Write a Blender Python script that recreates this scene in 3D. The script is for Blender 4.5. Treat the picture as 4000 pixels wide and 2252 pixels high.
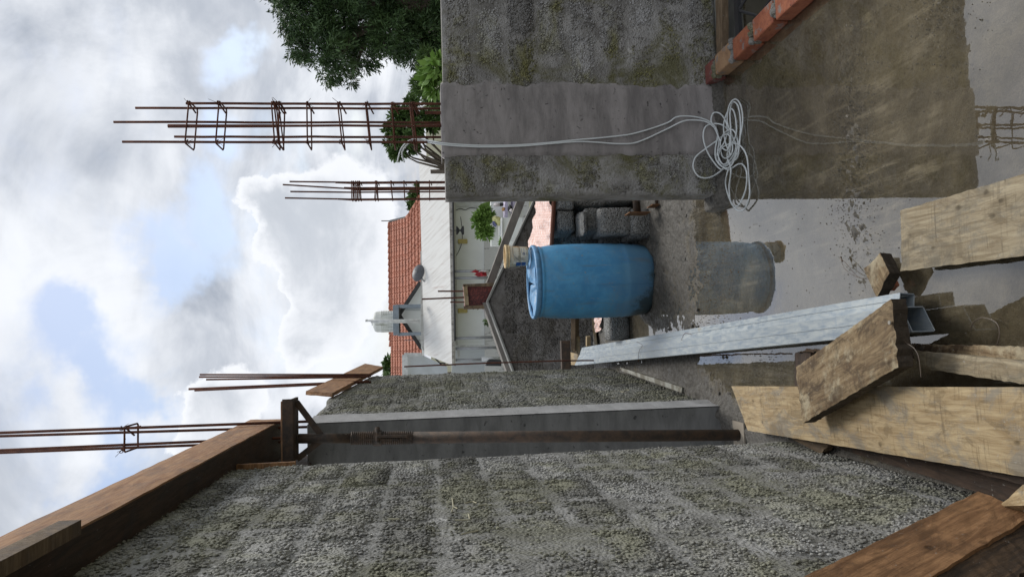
import bpy, bmesh, math, random
import numpy as np
from mathutils import Vector, Matrix
for o in list(bpy.data.objects): bpy.data.objects.remove(o)
SC = bpy.context.scene
COL = SC.collection
R = math.radians
random.seed(7); RNG = np.random.RandomState(11)

# ------------------------------------------------------------------ camera
FPX, EYE = 2900.0, 1.65
def _cam(yaw=4.12, pitch=6.65, roll=1.3):
    a, p, r = R(yaw), R(pitch), R(roll)
    F = Vector((math.sin(a)*math.cos(p), math.cos(a)*math.cos(p), -math.sin(p)))
    R0 = Vector((math.cos(a), -math.sin(a), 0)); U0 = R0.cross(F)
    return F, R0*math.cos(r)-U0*math.sin(r), R0*math.sin(r)+U0*math.cos(r)
CF, CR, CU = _cam()
EYEP = Vector((0, 0, EYE))
cam_d = bpy.data.cameras.new('camera'); cam = bpy.data.objects.new('camera', cam_d); COL.objects.link(cam)
X, Y, Z = -CU, CR, -CF            # the phone was held on its side: world up points to the left of the frame
cam.matrix_world = Matrix(((X.x, Y.x, Z.x, 0), (X.y, Y.y, Z.y, 0), (X.z, Y.z, Z.z, EYE), (0, 0, 0, 1)))
cam_d.sensor_width = 36; cam_d.lens = 36*FPX/4000; cam_d.clip_start = 0.05; cam_d.clip_end = 2000
SC.camera = cam
def ray(x, y): return CF+CR*((1126-y)/FPX)-CU*((x-2000)/FPX)
def az(x, y, z=0.0): v = ray(x, y); return EYEP+v*((z-EYE)/v.z)      # photo point -> horizontal plane
def ay(x, y, Yp): v = ray(x, y); return EYEP+v*(Yp/v.y)              # photo point -> plane facing the camera
def ax(x, y, Xp): v = ray(x, y); return EYEP+v*(Xp/v.x)

# ------------------------------------------------------------------ node helper
class N:
    def __init__(s, nt): s.nt = nt; s.nt.nodes.clear()
    def n(s, t, **k):
        o = s.nt.nodes.new(t)
        for a, b in k.items():
            if a.startswith('_'): setattr(o, a[1:], b)
        return o
    def put(s, inp, v):
        if v is None: return
        if isinstance(v, bpy.types.NodeSocket): s.nt.links.new(v, inp)
        else:
            try: inp.default_value = v
            except Exception: inp.default_value = tuple(v)+(1,)
    def math(s, op, a, b=None, c=None, clamp=False):
        o = s.nt.nodes.new('ShaderNodeMath'); o.operation = op; o.use_clamp = clamp
        for i, v in enumerate((a, b, c)): s.put(o.inputs[i], v)
        return o.outputs[0]
    def vm(s, op, a, b=None):
        o = s.nt.nodes.new('ShaderNodeVectorMath'); o.operation = op
        s.put(o.inputs[0], a)
        if b is not None:
            if op == 'SCALE': s.put(o.inputs[3], b)
            else: s.put(o.inputs[1], b)
        return o.outputs['Value'] if op in ('DOT_PRODUCT', 'LENGTH', 'DISTANCE') else o.outputs[0]
    def mix(s, f, a, b, bt='MIX'):
        o = s.nt.nodes.new('ShaderNodeMix'); o.data_type = 'RGBA'; o.blend_type = bt
        s.put(o.inputs[0], f); s.put(o.inputs[6], a); s.put(o.inputs[7], b)
        return o.outputs[2]
    def noise(s, vec, scale, det=4, rough=.55, dist=0, out='Fac'):
        o = s.nt.nodes.new('ShaderNodeTexNoise')
        if vec is not None: s.put(o.inputs['Vector'], vec)
        o.inputs['Scale'].default_value = scale; o.inputs['Detail'].default_value = det
        o.inputs['Roughness'].default_value = rough; o.inputs['Distortion'].default_value = dist
        return o.outputs[out]
    def vor(s, vec, scale, feat='F1', out='Distance', rnd=1, smooth=None):
        o = s.nt.nodes.new('ShaderNodeTexVoronoi'); o.feature = feat
        s.put(o.inputs['Vector'], vec); o.inputs['Scale'].default_value = scale; o.inputs['Randomness'].default_value = rnd
        if smooth is not None and 'Smoothness' in o.inputs: o.inputs['Smoothness'].default_value = smooth
        return o.outputs[out]
    def ss(s, v, a, b, lo=0., hi=1.):
        o = s.nt.nodes.new('ShaderNodeMapRange'); o.interpolation_type = 'SMOOTHSTEP'
        s.put(o.inputs[0], v)
        for i, q in enumerate((a, b, lo, hi)): s.put(o.inputs[i+1], q)
        return o.outputs[0]
    def bump(s, h, dist, strength=1., nrm=None):
        o = s.nt.nodes.new('ShaderNodeBump'); s.put(o.inputs['Height'], h)
        o.inputs['Distance'].default_value = dist; o.inputs['Strength'].default_value = strength
        if nrm is not None: s.put(o.inputs['Normal'], nrm)
        return o.outputs[0]
    def combine(s, x, y, z):
        o = s.nt.nodes.new('ShaderNodeCombineXYZ')
        for i, v in enumerate((x, y, z)): s.put(o.inputs[i], v)
        return o.outputs[0]
    def sep(s, v):
        o = s.nt.nodes.new('ShaderNodeSeparateXYZ'); s.put(o.inputs[0], v); return o.outputs

def srgb(r, g, b):
    f = lambda c: (c/255/12.92) if c/255 <= .04045 else ((c/255+.055)/1.055)**2.4
    return (f(r), f(g), f(b), 1)

# ------------------------------------------------------------------ world: Nishita sky behind broken cloud
SUN_EL, SUN_AZ = 52, 38           # sun stands ahead and to the right, behind thin cloud
W = bpy.data.worlds.new('World'); SC.world = W; W.use_nodes = True
w = N(W.node_tree)
tc = w.n('ShaderNodeTexCoord').outputs['Generated']
sky = w.n('ShaderNodeTexSky'); sky.sky_type = 'NISHITA'; sky.sun_disc = False
sky.sun_elevation = R(SUN_EL); sky.sun_rotation = R(SUN_AZ); sky.dust_density = 1.5; sky.ozone_density = 1.0
sx, sy, sz = w.sep(tc)
h = w.math('ADD', w.math('MAXIMUM', sz, 0.0), 0.22)
flat = w.combine(w.math('DIVIDE', sx, h), w.math('DIVIDE', sy, h), 0.0)      # cloud deck seen in perspective
warp = w.noise(tc, 6.0, 5, .6, 0, 'Color')
dirw = w.vm('ADD', tc, w.vm('SCALE', w.vm('SUBTRACT', warp, (.5, .5, .5)), .16))
def blobs(vec, lst):
    tot = None
    for px, py, rad, amp in lst:
        d = ray(px*1.5534, py*1.5534).normalized()
        dist = w.vm('DISTANCE', vec, tuple(d))
        v = w.ss(dist, 0.0, rad*1.5534/FPX*1.35, amp, 0.0)
        tot = v if tot is None else w.math('ADD', tot, v)
    return tot
n1 = w.math('MULTIPLY_ADD', w.noise(tc, 4.2, 7, .6, .4), .5, w.math('MULTIPLY', w.noise(flat, 1.5, 6, .55, .6), .5))
n2 = w.noise(w.vm('ADD', flat, (5.2, 1.7, 3.)), 3.4, 6, .6, .3)
gaps = blobs(dirw, [(175, 830, 95, 1.), (200, 760, 60, .7), (320, 1010, 80, .8), (250, 930, 60, .7), (420, 610, 90, .8), (430, 720, 80, .6), (520, 520, 80, .8),
                    (560, 330, 75, .9), (610, 170, 70, 1.), (640, 90, 50, .8), (470, 690, 60, .6), (560, 620, 70, .6), (240, 1250, 80, .9), (300, 1150, 70, .7),
                    (400, 1000, 60, .6), (120, 1010, 50, .4), (450, 420, 60, .4), (690, 330, 60, .3), (380, 870, 70, .4)])
cover = w.math('ADD', w.ss(n1, .36, .60, .55, 1.0), w.math('MULTIPLY', w.ss(n2, .3, .7, -.5, .5), .28))
cover = w.math('SUBTRACT', cover, w.math('MULTIPLY', gaps, .95))
cover = w.ss(cover, .10, .85, .10, 1.0)
shade = blobs(dirw, [(60, 300, 190, .5), (50, 60, 150, .3), (150, 420, 110, .3), (500, 780, 120, .6), (470, 700, 60, .3), (30, 900, 90, .3), (850, 640, 110, .35), (900, 300, 90, .25)])
tone = w.math('SUBTRACT', w.ss(w.math('ADD', w.math('MULTIPLY_ADD', w.noise(w.vm('ADD', flat, (2.2, 9.1, 0)), 2.2, 6, .55, .5), .5, .25), w.math('MULTIPLY', w.math('SUBTRACT', w.noise(tc, 5., 7, .58, .5), .5), .75)), .34, .64, .22, 1.0), w.math('MULTIPLY', shade, .55))
ccol = w.mix(w.math('MAXIMUM', tone, 0.0), (3.3, 3.7, 4.4, 1), (8.0, 8.25, 8.7, 1))
blue = w.vm('ADD', w.vm('MULTIPLY', sky.outputs[0], (1.08, 1.03, 1.0)), (1.1, 1.35, 1.75))
base = w.mix(cover, blue, ccol)
warp2 = w.noise(tc, 17.0, 6, .62, 0, 'Color')
dirc = w.vm('ADD', tc, w.vm('SCALE', w.vm('SUBTRACT', warp2, (.5, .5, .5)), .075))
cum = blobs(dirc, [(650, 490, 62, 1.), (690, 560, 60, 1.), (740, 520, 90, 1.), (700, 620, 70, 1.), (790, 600, 120, 1.), (740, 715, 50, 1.), (760, 800, 70, 1.), (800, 700, 90, 1.),
                   (750, 880, 70, 1.), (840, 820, 110, 1.), (880, 520, 140, 1.), (500, 1010, 62, 1.), (540, 1080, 80, 1.), (590, 1000, 90, 1.), (900, 680, 120, 1.), (480, 1120, 50, 1.)])
n3 = w.noise(w.vm('MULTIPLY', tc, (1, 1, 1.5)), 7.0, 6, .6, .3)
cm = w.ss(w.math('ADD', cum, w.math('MULTIPLY', w.ss(n3, .3, .7, -1., 1.), .07)), .27, .47)
cin = w.ss(cum, .55, 1.9)
ccum = w.mix(w.math('MULTIPLY', w.ss(cum, .40, 1.5), w.ss(n3, .22, .66)), (8.2, 8.4, 8.8, 1), (5.0, 5.35, 5.9, 1))
full = w.mix(w.math('MULTIPLY', cm, .95), base, ccum)
bg = w.n('ShaderNodeBackground'); w.put(bg.inputs[0], full); bg.inputs[1].default_value = 0.107
wo = w.n('ShaderNodeOutputWorld'); w.nt.links.new(bg.outputs[0], wo.inputs[0])
sun = bpy.data.lights.new('sun', 'SUN'); sun.energy = 2.2; sun.angle = R(24); sun.color = (1, .96, .9)
so = bpy.data.objects.new('sun', sun); COL.objects.link(so)
sd = Vector((math.sin(R(SUN_AZ))*math.cos(R(SUN_EL)), math.cos(R(SUN_AZ))*math.cos(R(SUN_EL)), math.sin(R(SUN_EL))))
so.rotation_euler = (-sd).to_track_quat('-Z', 'Y').to_euler()
SC.view_settings.view_transform = 'Standard'; SC.view_settings.look = 'None'; SC.view_settings.gamma = 1
SC.view_settings.exposure = 0.15; SC.view_settings.use_curve_mapping = False
SC.render.engine = 'CYCLES'

# ------------------------------------------------------------------ materials
MT = {}
def newmat(name):
    m = bpy.data.materials.new(name); m.use_nodes = True; k = N(m.node_tree)
    b = k.n('ShaderNodeBsdfPrincipled'); o = k.n('ShaderNodeOutputMaterial'); k.nt.links.new(b.outputs[0], o.inputs[0])
    MT[name] = m; return m, k, b
def fin(k, b, col=None, rough=None, nrm=None, metal=None, spec=None):
    if col is not None: k.put(b.inputs['Base Color'], col)
    if rough is not None: k.put(b.inputs['Roughness'], rough)
    if nrm is not None: k.put(b.inputs['Normal'], nrm)
    if metal is not None: k.put(b.inputs['Metallic'], metal)
    if spec is not None: k.put(b.inputs['Specular IOR Level'], spec)
def wpos(k): return k.n('ShaderNodeNewGeometry').outputs['Position']
def lpos(k, off=7.):
    t = k.n('ShaderNodeTexCoord').outputs['Object']; r = k.n('ShaderNodeObjectInfo').outputs['Random']
    return k.vm('ADD', t, k.combine(k.math('MULTIPLY', r, off), k.math('MULTIPLY', r, off*3.1), k.math('MULTIPLY', r, off*1.7)))
def simple(name, col, rough=.6, metal=0., var=.15, scale=8., bd=0., bs=40., world=True):
    m, k, b = newmat(name); p = wpos(k) if world else lpos(k)
    n = k.noise(p, scale, 5, .6)
    c = k.mix(k.ss(n, .3, .7), tuple(x*(1-var) for x in col[:3])+(1,), tuple(min(1, x*(1+var)) for x in col[:3])+(1,))
    fin(k, b, c, rough, k.bump(k.noise(p, bs, 4), bd) if bd else None, metal); return m

def blockmat(name, base, light, moss, mossamt, stone=105., depth=.006, patch=.5, wet=0., lightamt=.5):
    m, k, b = newmat(name); p = wpos(k); g = k.n('ShaderNodeNewGeometry')
    r = k.n('ShaderNodeObjectInfo').outputs['Random']; isl = g.outputs['Random Per Island']
    v = k.vor(p, stone); cell = k.sep(k.vor(p, stone, 'F1', 'Color'))[0]
    tone = k.math('ADD', k.math('MULTIPLY', isl, .6), k.math('MULTIPLY', cell, .4))
    c = k.mix(k.ss(k.noise(p, 2.1, 5, .6), .3, .7), tuple(x*.78 for x in base)+(1,), tuple(x*1.2 for x in base)+(1,))
    c = k.mix(k.ss(tone, .2, .9, 0., .55), c, tuple(light)+(1,))
    c = k.mix(k.ss(tone, .0, .35, .3, 0.), c, tuple(x*.5 for x in base)+(1,))
    c = k.mix(k.ss(r, .4, 1., 0., .62), c, tuple(x*.42 for x in base)+(1,))
    c = k.mix(k.ss(r, .4, .0, 0., .6), c, tuple(light)+(1,))
    c = k.mix(k.math('MULTIPLY', k.ss(k.noise(k.vm('ADD', p, (3, 1, 7)), 4.2, 7, .7, .5), .56, .70), lightamt), c, tuple(light)+(1,))
    ml = k.math('MULTIPLY', k.ss(k.noise(k.vm('ADD', p, (9, 4, 2)), 3.0, 7, .68, .6), .42, .62), mossamt)
    c = k.mix(ml, c, k.mix(k.ss(tone, 0, 1), tuple(moss)+(1,), tuple(x*2.3 for x in moss)+(1,)))
    hgt = k.math('ADD', k.ss(v, .0, .7, 1., 0.), k.math('MULTIPLY', k.noise(p, 150, 4, .7), .7))
    n = k.bump(hgt, depth, 1.)
    fin(k, b, c, .9-wet, n, spec=.3); return m
blockmat('block_near', (.215, .212, .19), (.42, .42, .41), (.135, .135, .085), .6, 120, .004, lightamt=.85)
blockmat('block_far', (.20, .198, .17), (.36, .36, .35), (.13, .13, .08), .55, 120, .004, lightamt=.5)
blockmat('block_right', (.20, .19, .175), (.50, .495, .49), (.095, .09, .022), .8, 120, .004, lightamt=.6)
blockmat('block_brown', (.15, .14, .13), (.26, .25, .24), (.07, .06, .04), .4, 60, .015, lightamt=.25)
blockmat('block_dark', (.22, .22, .21), (.46, .46, .45), (.13, .13, .12), .2, 70, .022, lightamt=.7)

def mortmat(name, base, light, moss, ma):
    m, k, b = newmat(name); p = wpos(k)
    n = k.noise(p, 6, 7, .66, .4); f = k.noise(p, 90, 4, .7)
    c = k.mix(k.ss(n, .3, .68), tuple(x*.75 for x in base)+(1,), tuple(light)+(1,))
    c = k.mix(k.math('MULTIPLY', k.ss(k.noise(k.vm('ADD', p, (9, 4, 2)), 3.0, 7, .68, .6), .46, .64), ma), c, tuple(moss)+(1,))
    c = k.mix(k.math('MULTIPLY', k.ss(k.noise(k.vm('ADD', p, (1, 8, 2)), 5, 8, .75, .8), .6, .7), .7), c, tuple(min(1, x*1.8) for x in light)+(1,))
    hh = k.math('ADD', k.math('MULTIPLY', f, .35), k.math('MULTIPLY', k.noise(p, 28, 5, .7), .8))
    hh = k.math('ADD', hh, k.math('MULTIPLY', k.ss(k.vor(p, 85), 0, .7, 1, 0), .3))
    fin(k, b, c, .93, k.bump(hh, .012, 1.), spec=.25)
mortmat('mortar_near', (.22, .218, .20), (.34, .34, .33), (.14, .14, .09), .6)
mortmat('mortar_far', (.16, .158, .13), (.25, .25, .235), (.10, .10, .05), .5)
mortmat('mortar_right', (.20, .19, .175), (.33, .32, .305), (.10, .095, .03), .8)
mortmat('mortar_brown', (.13, .12, .11), (.20, .19, .18), (.07, .06, .04), .3)

def concmat(name, base, var=.25, streak=True, rough=.75):
    m, k, b = newmat(name); p = wpos(k)
    ps = k.vm('MULTIPLY', p, (1, 1, 3.)) if streak else p
    n = k.noise(ps, 4, 8, .65, .3)
    c = k.mix(k.ss(n, .3, .7), tuple(x*(1-var) for x in base)+(1,), tuple(x*(1+var) for x in base)+(1,))
    pit = k.ss(k.noise(p, 38, 3, .6, .5), .66, .72)
    c = k.mix(k.math('MULTIPLY', pit, .8), c, tuple(x*.3 for x in base)+(1,))
    c = k.mix(k.math('MULTIPLY', k.ss(k.noise(k.vm('ADD', ps, (4, 4, 4)), 9, 6, .7), .58, .72), .35), c, tuple(min(1, x*1.5) for x in base)+(1,))
    hh = k.math('SUBTRACT', k.math('MULTIPLY', k.noise(k.vm('MULTIPLY', p, (1, 1, 6)), 12, 5, .6), .5), pit)
    fin(k, b, c, rough, k.bump(hh, .004, .9), spec=.3)
concmat('concrete_band', (.225, .208, .20), .3)
concmat('concrete_col_shaded', (.125, .125, .12), .25)  # left column body, shade on its front darkened into the colour
concmat('concrete_plaster_lit', (.34, .34, .34), .15)  # rendered band, made paler to carry the light on the column's right face
concmat('concrete_beam', (.18, .165, .145), .3)
concmat('concrete_ledge', (.20, .20, .185), .25)

def woodmat(name, dark, light, rough=.8, saw=.25, dirt=.3, dirtcol=(.07, .06, .05), knots=True, yel=None, wetness=0.):
    m, k, b = newmat(name); p = lpos(k)
    pg = k.vm('MULTIPLY', p, (1.2, 12, 12)); g = k.noise(pg, 4.5, 7, .62, 1.1)
    fine = k.noise(k.vm('MULTIPLY', p, (6, 130, 130)), 2, 4, .6)
    c = k.mix(k.ss(g, .28, .72), tuple(dark)+(1,), tuple(light)+(1,))
    sw = k.noise(k.vm('MULTIPLY', p, (70, 2.5, 2.5)), 1.6, 4, .75)
    brk = k.ss(k.noise(k.vm('ADD', p, (9, 2, 5)), 11, 5, .7), .40, .62)
    c = k.mix(k.math('MULTIPLY', k.math('MULTIPLY', k.ss(sw, .5, .68), brk), saw*1.5), c, tuple(x*.5 for x in dark)+(1,))
    c = k.mix(k.math('MULTIPLY', k.ss(fine, .4, .8), .12), c, tuple(x*.5 for x in dark)+(1,))
    blot = k.noise(k.vm('ADD', k.vm('MULTIPLY', p, (.8, 1.4, 1.4)), (3, 3, 1)), 6.5, 9, .75, .6)
    c = k.mix(k.math('MULTIPLY', k.ss(blot, .47, .62), dirt), c, tuple(dirtcol)+(1,))
    if yel: c = k.mix(k.math('MULTIPLY', k.ss(k.noise(p, 9, 6, .7), .5, .66), .6), c, tuple(yel)+(1,))
    sp_ = k.ss(k.noise(k.vm('ADD', p, (8, 1, 4)), 60, 4, .75), .655, .69)
    c = k.mix(k.math('MULTIPLY', sp_, .55), c, (.36, .35, .32, 1))
    stn = k.ss(k.noise(k.vm('MULTIPLY', k.vm('ADD', p, (2, 7, 4)), (1.5, 3.5, 3.5)), 3.2, 8, .75, 1.2), .50, .60)
    c = k.mix(k.math('MULTIPLY', stn, dirt*.6), c, tuple(x*.45 for x in dark)+(1,))
    hgt = k.math('ADD', k.math('MULTIPLY', fine, .5), k.math('MULTIPLY', sw, .3*saw+.05))
    if knots:
        pk = k.vm('MULTIPLY', p, (9, 15, 15)); kd = k.vor(k.vm('ADD', pk, k.vm('SCALE', k.noise(p, 20, 2, .5, 0, 'Color'), .35)), 1.0)
        kn = k.ss(kd, .06, .17, 1, 0)
        kn = k.math('MULTIPLY', kn, k.ss(k.noise(k.vm('ADD', p, (1, 5, 9)), 7, 3, .6), .44, .60))
        c = k.mix(k.math('MULTIPLY', kn, .85), c, tuple(x*.22 for x in dark)+(1,))
        ring = k.math('MULTIPLY', k.ss(kd, .14, .36, .35, 0.), k.ss(k.noise(k.vm('ADD', p, (1, 5, 9)), 7, 3, .6), .44, .60))
        c = k.mix(ring, c, tuple(x*.6 for x in dark)+(1,))
        hgt = k.math('SUBTRACT', hgt, kn)
    fin(k, b, c, k.ss(blot, .4, .7, rough, max(.3, rough-.2-wetness)), k.bump(hgt, .0025, .9), spec=.3)
woodmat('wood_pale', (.25, .175, .09), (.44, .345, .205), saw=.5, dirt=.75, dirtcol=(.19, .175, .145))
woodmat('wood_grey', (.20, .155, .095), (.37, .315, .215), saw=.55, dirt=.65, dirtcol=(.13, .12, .095))
woodmat('wood_worn', (.115, .072, .036), (.30, .225, .13), saw=.4, dirt=1., dirtcol=(.06, .037, .018), yel=(.44, .39, .27))
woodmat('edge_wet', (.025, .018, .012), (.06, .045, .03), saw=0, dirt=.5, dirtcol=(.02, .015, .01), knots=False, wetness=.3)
woodmat('wood_brown', (.17, .085, .038), (.38, .21, .10), saw=.2, dirt=.55, dirtcol=(.075, .035, .018), wetness=.2)
woodmat('wood_board', (.26, .13, .065), (.44, .26, .14), saw=.15, dirt=.4, dirtcol=(.07, .045, .03), knots=False)
woodmat('wood_old', (.11, .075, .045), (.22, .16, .10), saw=.3, dirt=.5, dirtcol=(.04, .03, .022))
woodmat('wood_dark', (.035, .024, .018), (.085, .055, .038), saw=.2, dirt=.5, dirtcol=(.02, .016, .012), knots=False)
woodmat('bark', (.02, .014, .01), (.10, .06, .032), saw=0, dirt=.6, dirtcol=(.012, .01, .008), knots=False)

def rustmat(name, a, c2, rough=.8, metal=.2):
    m, k, b = newmat(name); p = wpos(k)
    c = k.mix(k.ss(k.noise(p, 22, 6, .7), .35, .65), tuple(a)+(1,), tuple(c2)+(1,))
    fin(k, b, c, rough, k.bump(k.noise(p, 160, 3), .0015), metal, spec=.3)
rustmat('rust_bar', (.075, .03, .022), (.14, .055, .032))
rustmat('rust_prop', (.05, .042, .036), (.10, .068, .048), .65, .35)
rustmat('rust_plate', (.16, .075, .035), (.30, .16, .08))

m, k, b = newmat('galvanised'); p = lpos(k)
n = k.noise(k.vm('MULTIPLY', p, (2.2, 9, 9)), 5, 8, .7, .6); n2 = k.noise(k.vm('MULTIPLY', p, (25, 6, 6)), 2, 4, .7)
c = k.mix(k.ss(n, .25, .75), srgb(132, 144, 154), srgb(172, 177, 176))
c = k.mix(k.math('MULTIPLY', k.ss(n2, .52, .66), .3), c, srgb(118, 136, 155))
c = k.mix(k.math('MULTIPLY', k.ss(k.noise(p, 6, 7, .7), .62, .70), .6), c, srgb(150, 140, 118))
fin(k, b, c, k.ss(n, .35, .65, .32, .6), k.bump(n2, .0006), .35)
m, k, b = newmat('aluminium'); p = lpos(k)
c = k.mix(k.ss(k.noise(p, 9, 6, .7), .42, .6), srgb(120, 116, 104), srgb(168, 168, 160))
fin(k, b, c, .5, None, .4)
simple('edge_rust', (.22, .19, .15), .8)

m, k, b = newmat('drum_blue'); p = k.n('ShaderNodeTexCoord').outputs['Object']
px_, py_, pz_ = k.sep(p)
n = k.noise(p, 7, 8, .72, .4)
c = k.mix(k.ss(n, .35, .7), (.07, .30, .58, 1), (.12, .43, .72, 1))
scr = k.ss(k.noise(k.vm('MULTIPLY', p, (30, 30, 3)), 2.5, 5, .75, .8), .60, .68)
c = k.mix(k.math('MULTIPLY', scr, .6), c, (.34, .42, .47, 1))
c = k.mix(k.math('MULTIPLY', k.ss(k.noise(k.vm('ADD', p, (6, 2, 2)), 4.5, 7, .7, .8), .50, .66), .45), c, (.17, .33, .48, 1))
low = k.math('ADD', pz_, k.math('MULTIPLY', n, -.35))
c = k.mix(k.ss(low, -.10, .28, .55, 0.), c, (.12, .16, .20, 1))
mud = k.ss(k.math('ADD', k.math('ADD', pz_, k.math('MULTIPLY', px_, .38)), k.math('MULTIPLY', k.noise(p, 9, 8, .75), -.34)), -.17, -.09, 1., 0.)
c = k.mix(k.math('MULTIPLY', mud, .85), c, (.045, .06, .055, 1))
spl = k.ss(k.noise(k.vm('ADD', p, (2, 2, 2)), 38, 4, .7), .66, .69)
c = k.mix(k.math('MULTIPLY', spl, .8), c, (.30, .30, .28, 1))
dr = k.ss(k.noise(k.vm('MULTIPLY', p, (9, 9, .8)), 3, 4, .6), .58, .70)
c = k.mix(k.math('MULTIPLY', dr, .35), c, (.2, .19, .15, 1))
chip = k.ss(k.noise(k.vm('MULTIPLY', p, (1, 1, .5)), 26, 5, .7), .70, .73)
c = k.mix(chip, c, (.14, .12, .09, 1))
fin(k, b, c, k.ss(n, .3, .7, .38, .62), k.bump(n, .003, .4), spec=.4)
simple('drum_rim', (.12, .30, .52), .45, 0, .25, 20)
simple('drum_inside', (.012, .05, .12), .6)
m, k, b = newmat('bucket'); p = k.n('ShaderNodeTexCoord').outputs['Object']
c = k.mix(k.ss(k.noise(p, 22, 7, .75), .45, .62), srgb(228, 218, 196), srgb(206, 186, 150))
c = k.mix(k.math('MULTIPLY', k.ss(k.noise(p, 55, 5, .7), .60, .66), .7), c, srgb(110, 95, 75)); fin(k, b, c, .5)
simple('label_blue', srgb(45, 85, 140), .5, var=.25, scale=60)
simple('label_print', srgb(120, 112, 96), .6, var=.2, scale=90)
simple('label_pale', srgb(222, 215, 196), .6, var=.12, scale=70)
simple('bucket_rim', srgb(222, 196, 150), .5, var=.2, scale=30)
simple('wire', srgb(150, 145, 135), .5); simple('thin_wire', srgb(84, 72, 60), .5)

m, k, b = newmat('cable'); fin(k, b, (.60, .63, .63, 1), .35); b.inputs['Subsurface Weight'].default_value = .0
simple('tile', (.33, .12, .07), .8, var=.22, scale=3.5, bd=.01, bs=20)
simple('tile_gap', (.05, .025, .018), .9)
simple('tile_dark', (.12, .075, .05), .9, var=.3)
m, k, b = newmat('white_weathered'); p = wpos(k)
st = k.noise(k.vm('MULTIPLY', k.vm('ADD', p, k.combine(k.math('MULTIPLY', k.sep(p)[1], .25), 0., 0.)), (7., .35, .35)), 1.6, 8, .72, .3)
c = k.mix(k.ss(st, .42, .75), (.60, .60, .58, 1), (.44, .42, .39, 1))
red = k.ss(k.noise(k.vm('MULTIPLY', k.vm('ADD', p, (7, 0, 3)), (4., .4, .5)), 1.6, 8, .75, .3), .57, .72)
c = k.mix(k.math('MULTIPLY', red, .6), c, (.36, .27, .24, 1)); fin(k, b, c, .85)
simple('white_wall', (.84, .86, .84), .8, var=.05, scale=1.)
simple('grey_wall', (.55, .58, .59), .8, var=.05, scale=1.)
m, k, b = newmat('stained_wall'); p = wpos(k)
c = k.mix(k.ss(k.noise(k.vm('MULTIPLY', p, (5, 1, 1.2)), 2.2, 8, .8, .6), .54, .64), (.62, .62, .60, 1), (.10, .10, .09, 1)); fin(k, b, c, .85)
m, k, b = newmat('eave_stained'); p = wpos(k)
c = k.mix(k.ss(k.noise(k.vm('MULTIPLY', p, (2, 1, 1)), 2.6, 8, .8, .6), .45, .66), (.48, .46, .42, 1), (.13, .11, .09, 1)); fin(k, b, c, .85)
simple('black_pipe', (.03, .03, .032), .5); simple('grey_pipe', (.30, .31, .32), .5, .2); simple('white_pipe', (.62, .63, .62), .5)
simple('frame_steel', (.24, .28, .32), .5, .3); simple('dark_gable', (.05, .05, .05), .8, var=.3)
m, k, b = newmat('tank'); p = wpos(k)
c = k.mix(k.ss(k.noise(k.vm('MULTIPLY', p, (5, 5, .8)), 2.2, 7, .75), .5, .66), (.62, .64, .61, 1), (.22, .23, .17, 1)); fin(k, b, c, .6)
simple('dish', (.075, .08, .09), .5); simple('black_pot', (.02, .02, .022), .6); simple('lamp_yellow', (.55, .45, .16), .6)
simple('straw', (.36, .34, .24), .8); simple('cloth_red', (.32, .02, .03), .9, var=.5, scale=9); simple('cloth_white', (.6, .55, .55), .9, var=.2, scale=9)
simple('bag_yellow', (.52, .50, .22), .6, var=.35, scale=14); simple('bag_blue', (.12, .13, .25), .6, var=.3)
simple('orange', (.55, .30, .12), .6); simple('lilac', (.50, .46, .60), .7, var=.05)
m, k, b = newmat('ply_red'); fin(k, b, (.20, .045, .035, 1), .45)
simple('print_dark', (.07, .018, .018), .5)
m, k, b = newmat('check_cloth'); p = k.n('ShaderNodeTexCoord').outputs['UV']
u_, v_, _ = k.sep(p)
ck = k.math('ADD', k.ss(k.math('PINGPONG', u_, .5), .22, .28), k.ss(k.math('PINGPONG', v_, .5), .22, .28))
c = k.mix(k.math('MULTIPLY', ck, .5), (.80, .68, .65, 1), (.62, .30, .20, 1)); fin(k, b, c, .5, k.bump(k.noise(wpos(k), 12, 4), .03, .8))
simple('cloth_hem', (.16, .06, .035), .8)

def leafmat(name, a, c2):
    m, k, b = newmat(name); r = k.noise(wpos(k), 2.5, 3, .6); r2 = k.n('ShaderNodeNewGeometry').outputs['Random Per Island']
    c = k.mix(k.math('MULTIPLY', k.math('ADD', k.ss(r, .35, .65), r2), .5), tuple(a)+(1,), tuple(c2)+(1,))
    fin(k, b, c, .5); b.inputs['Specular IOR Level'].default_value = .3
leafmat('leaf_dark', (.016, .038, .014), (.095, .16, .055)); leafmat('leaf_mid', (.04, .08, .02), (.11, .18, .05)); leafmat('leaf_lime', (.09, .17, .03), (.22, .36, .08))
simple('bark_tree', (.10, .08, .06), .9, bd=.01)

# wet mud and slab
m, k, b = newmat('slab_mud'); p = wpos(k); X_, Y_, Z_ = k.sep(p)
n = k.noise(p, 3.2, 8, .68, .5); f = k.noise(p, 70, 5, .7); st = k.noise(k.vm('MULTIPLY', p, (9, .8, 1)), 2.4, 8, .72, .3)
c = k.mix(k.ss(n, .32, .68), (.075, .062, .038, 1), (.165, .140, .090, 1))
c = k.mix(k.math('MULTIPLY', k.math('MULTIPLY', k.ss(st, .47, .66), k.ss(k.noise(k.vm('ADD', p, (3, 3, 3)), 1.9, 5, .65), .42, .62)), .8), c, (.34, .30, .22, 1))
c = k.mix(k.math('MULTIPLY', k.ss(k.noise(k.vm('ADD', p, (3, 8, 3)), 13, 8, .78, .8), .55, .66), .45), c, (.25, .22, .16, 1))
c = k.mix(k.math('MULTIPLY', k.ss(k.noise(k.vm('ADD', p, (7, 2, 3)), 22, 6, .75, .5), .60, .68), .6), c, (.04, .032, .02, 1))
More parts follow.
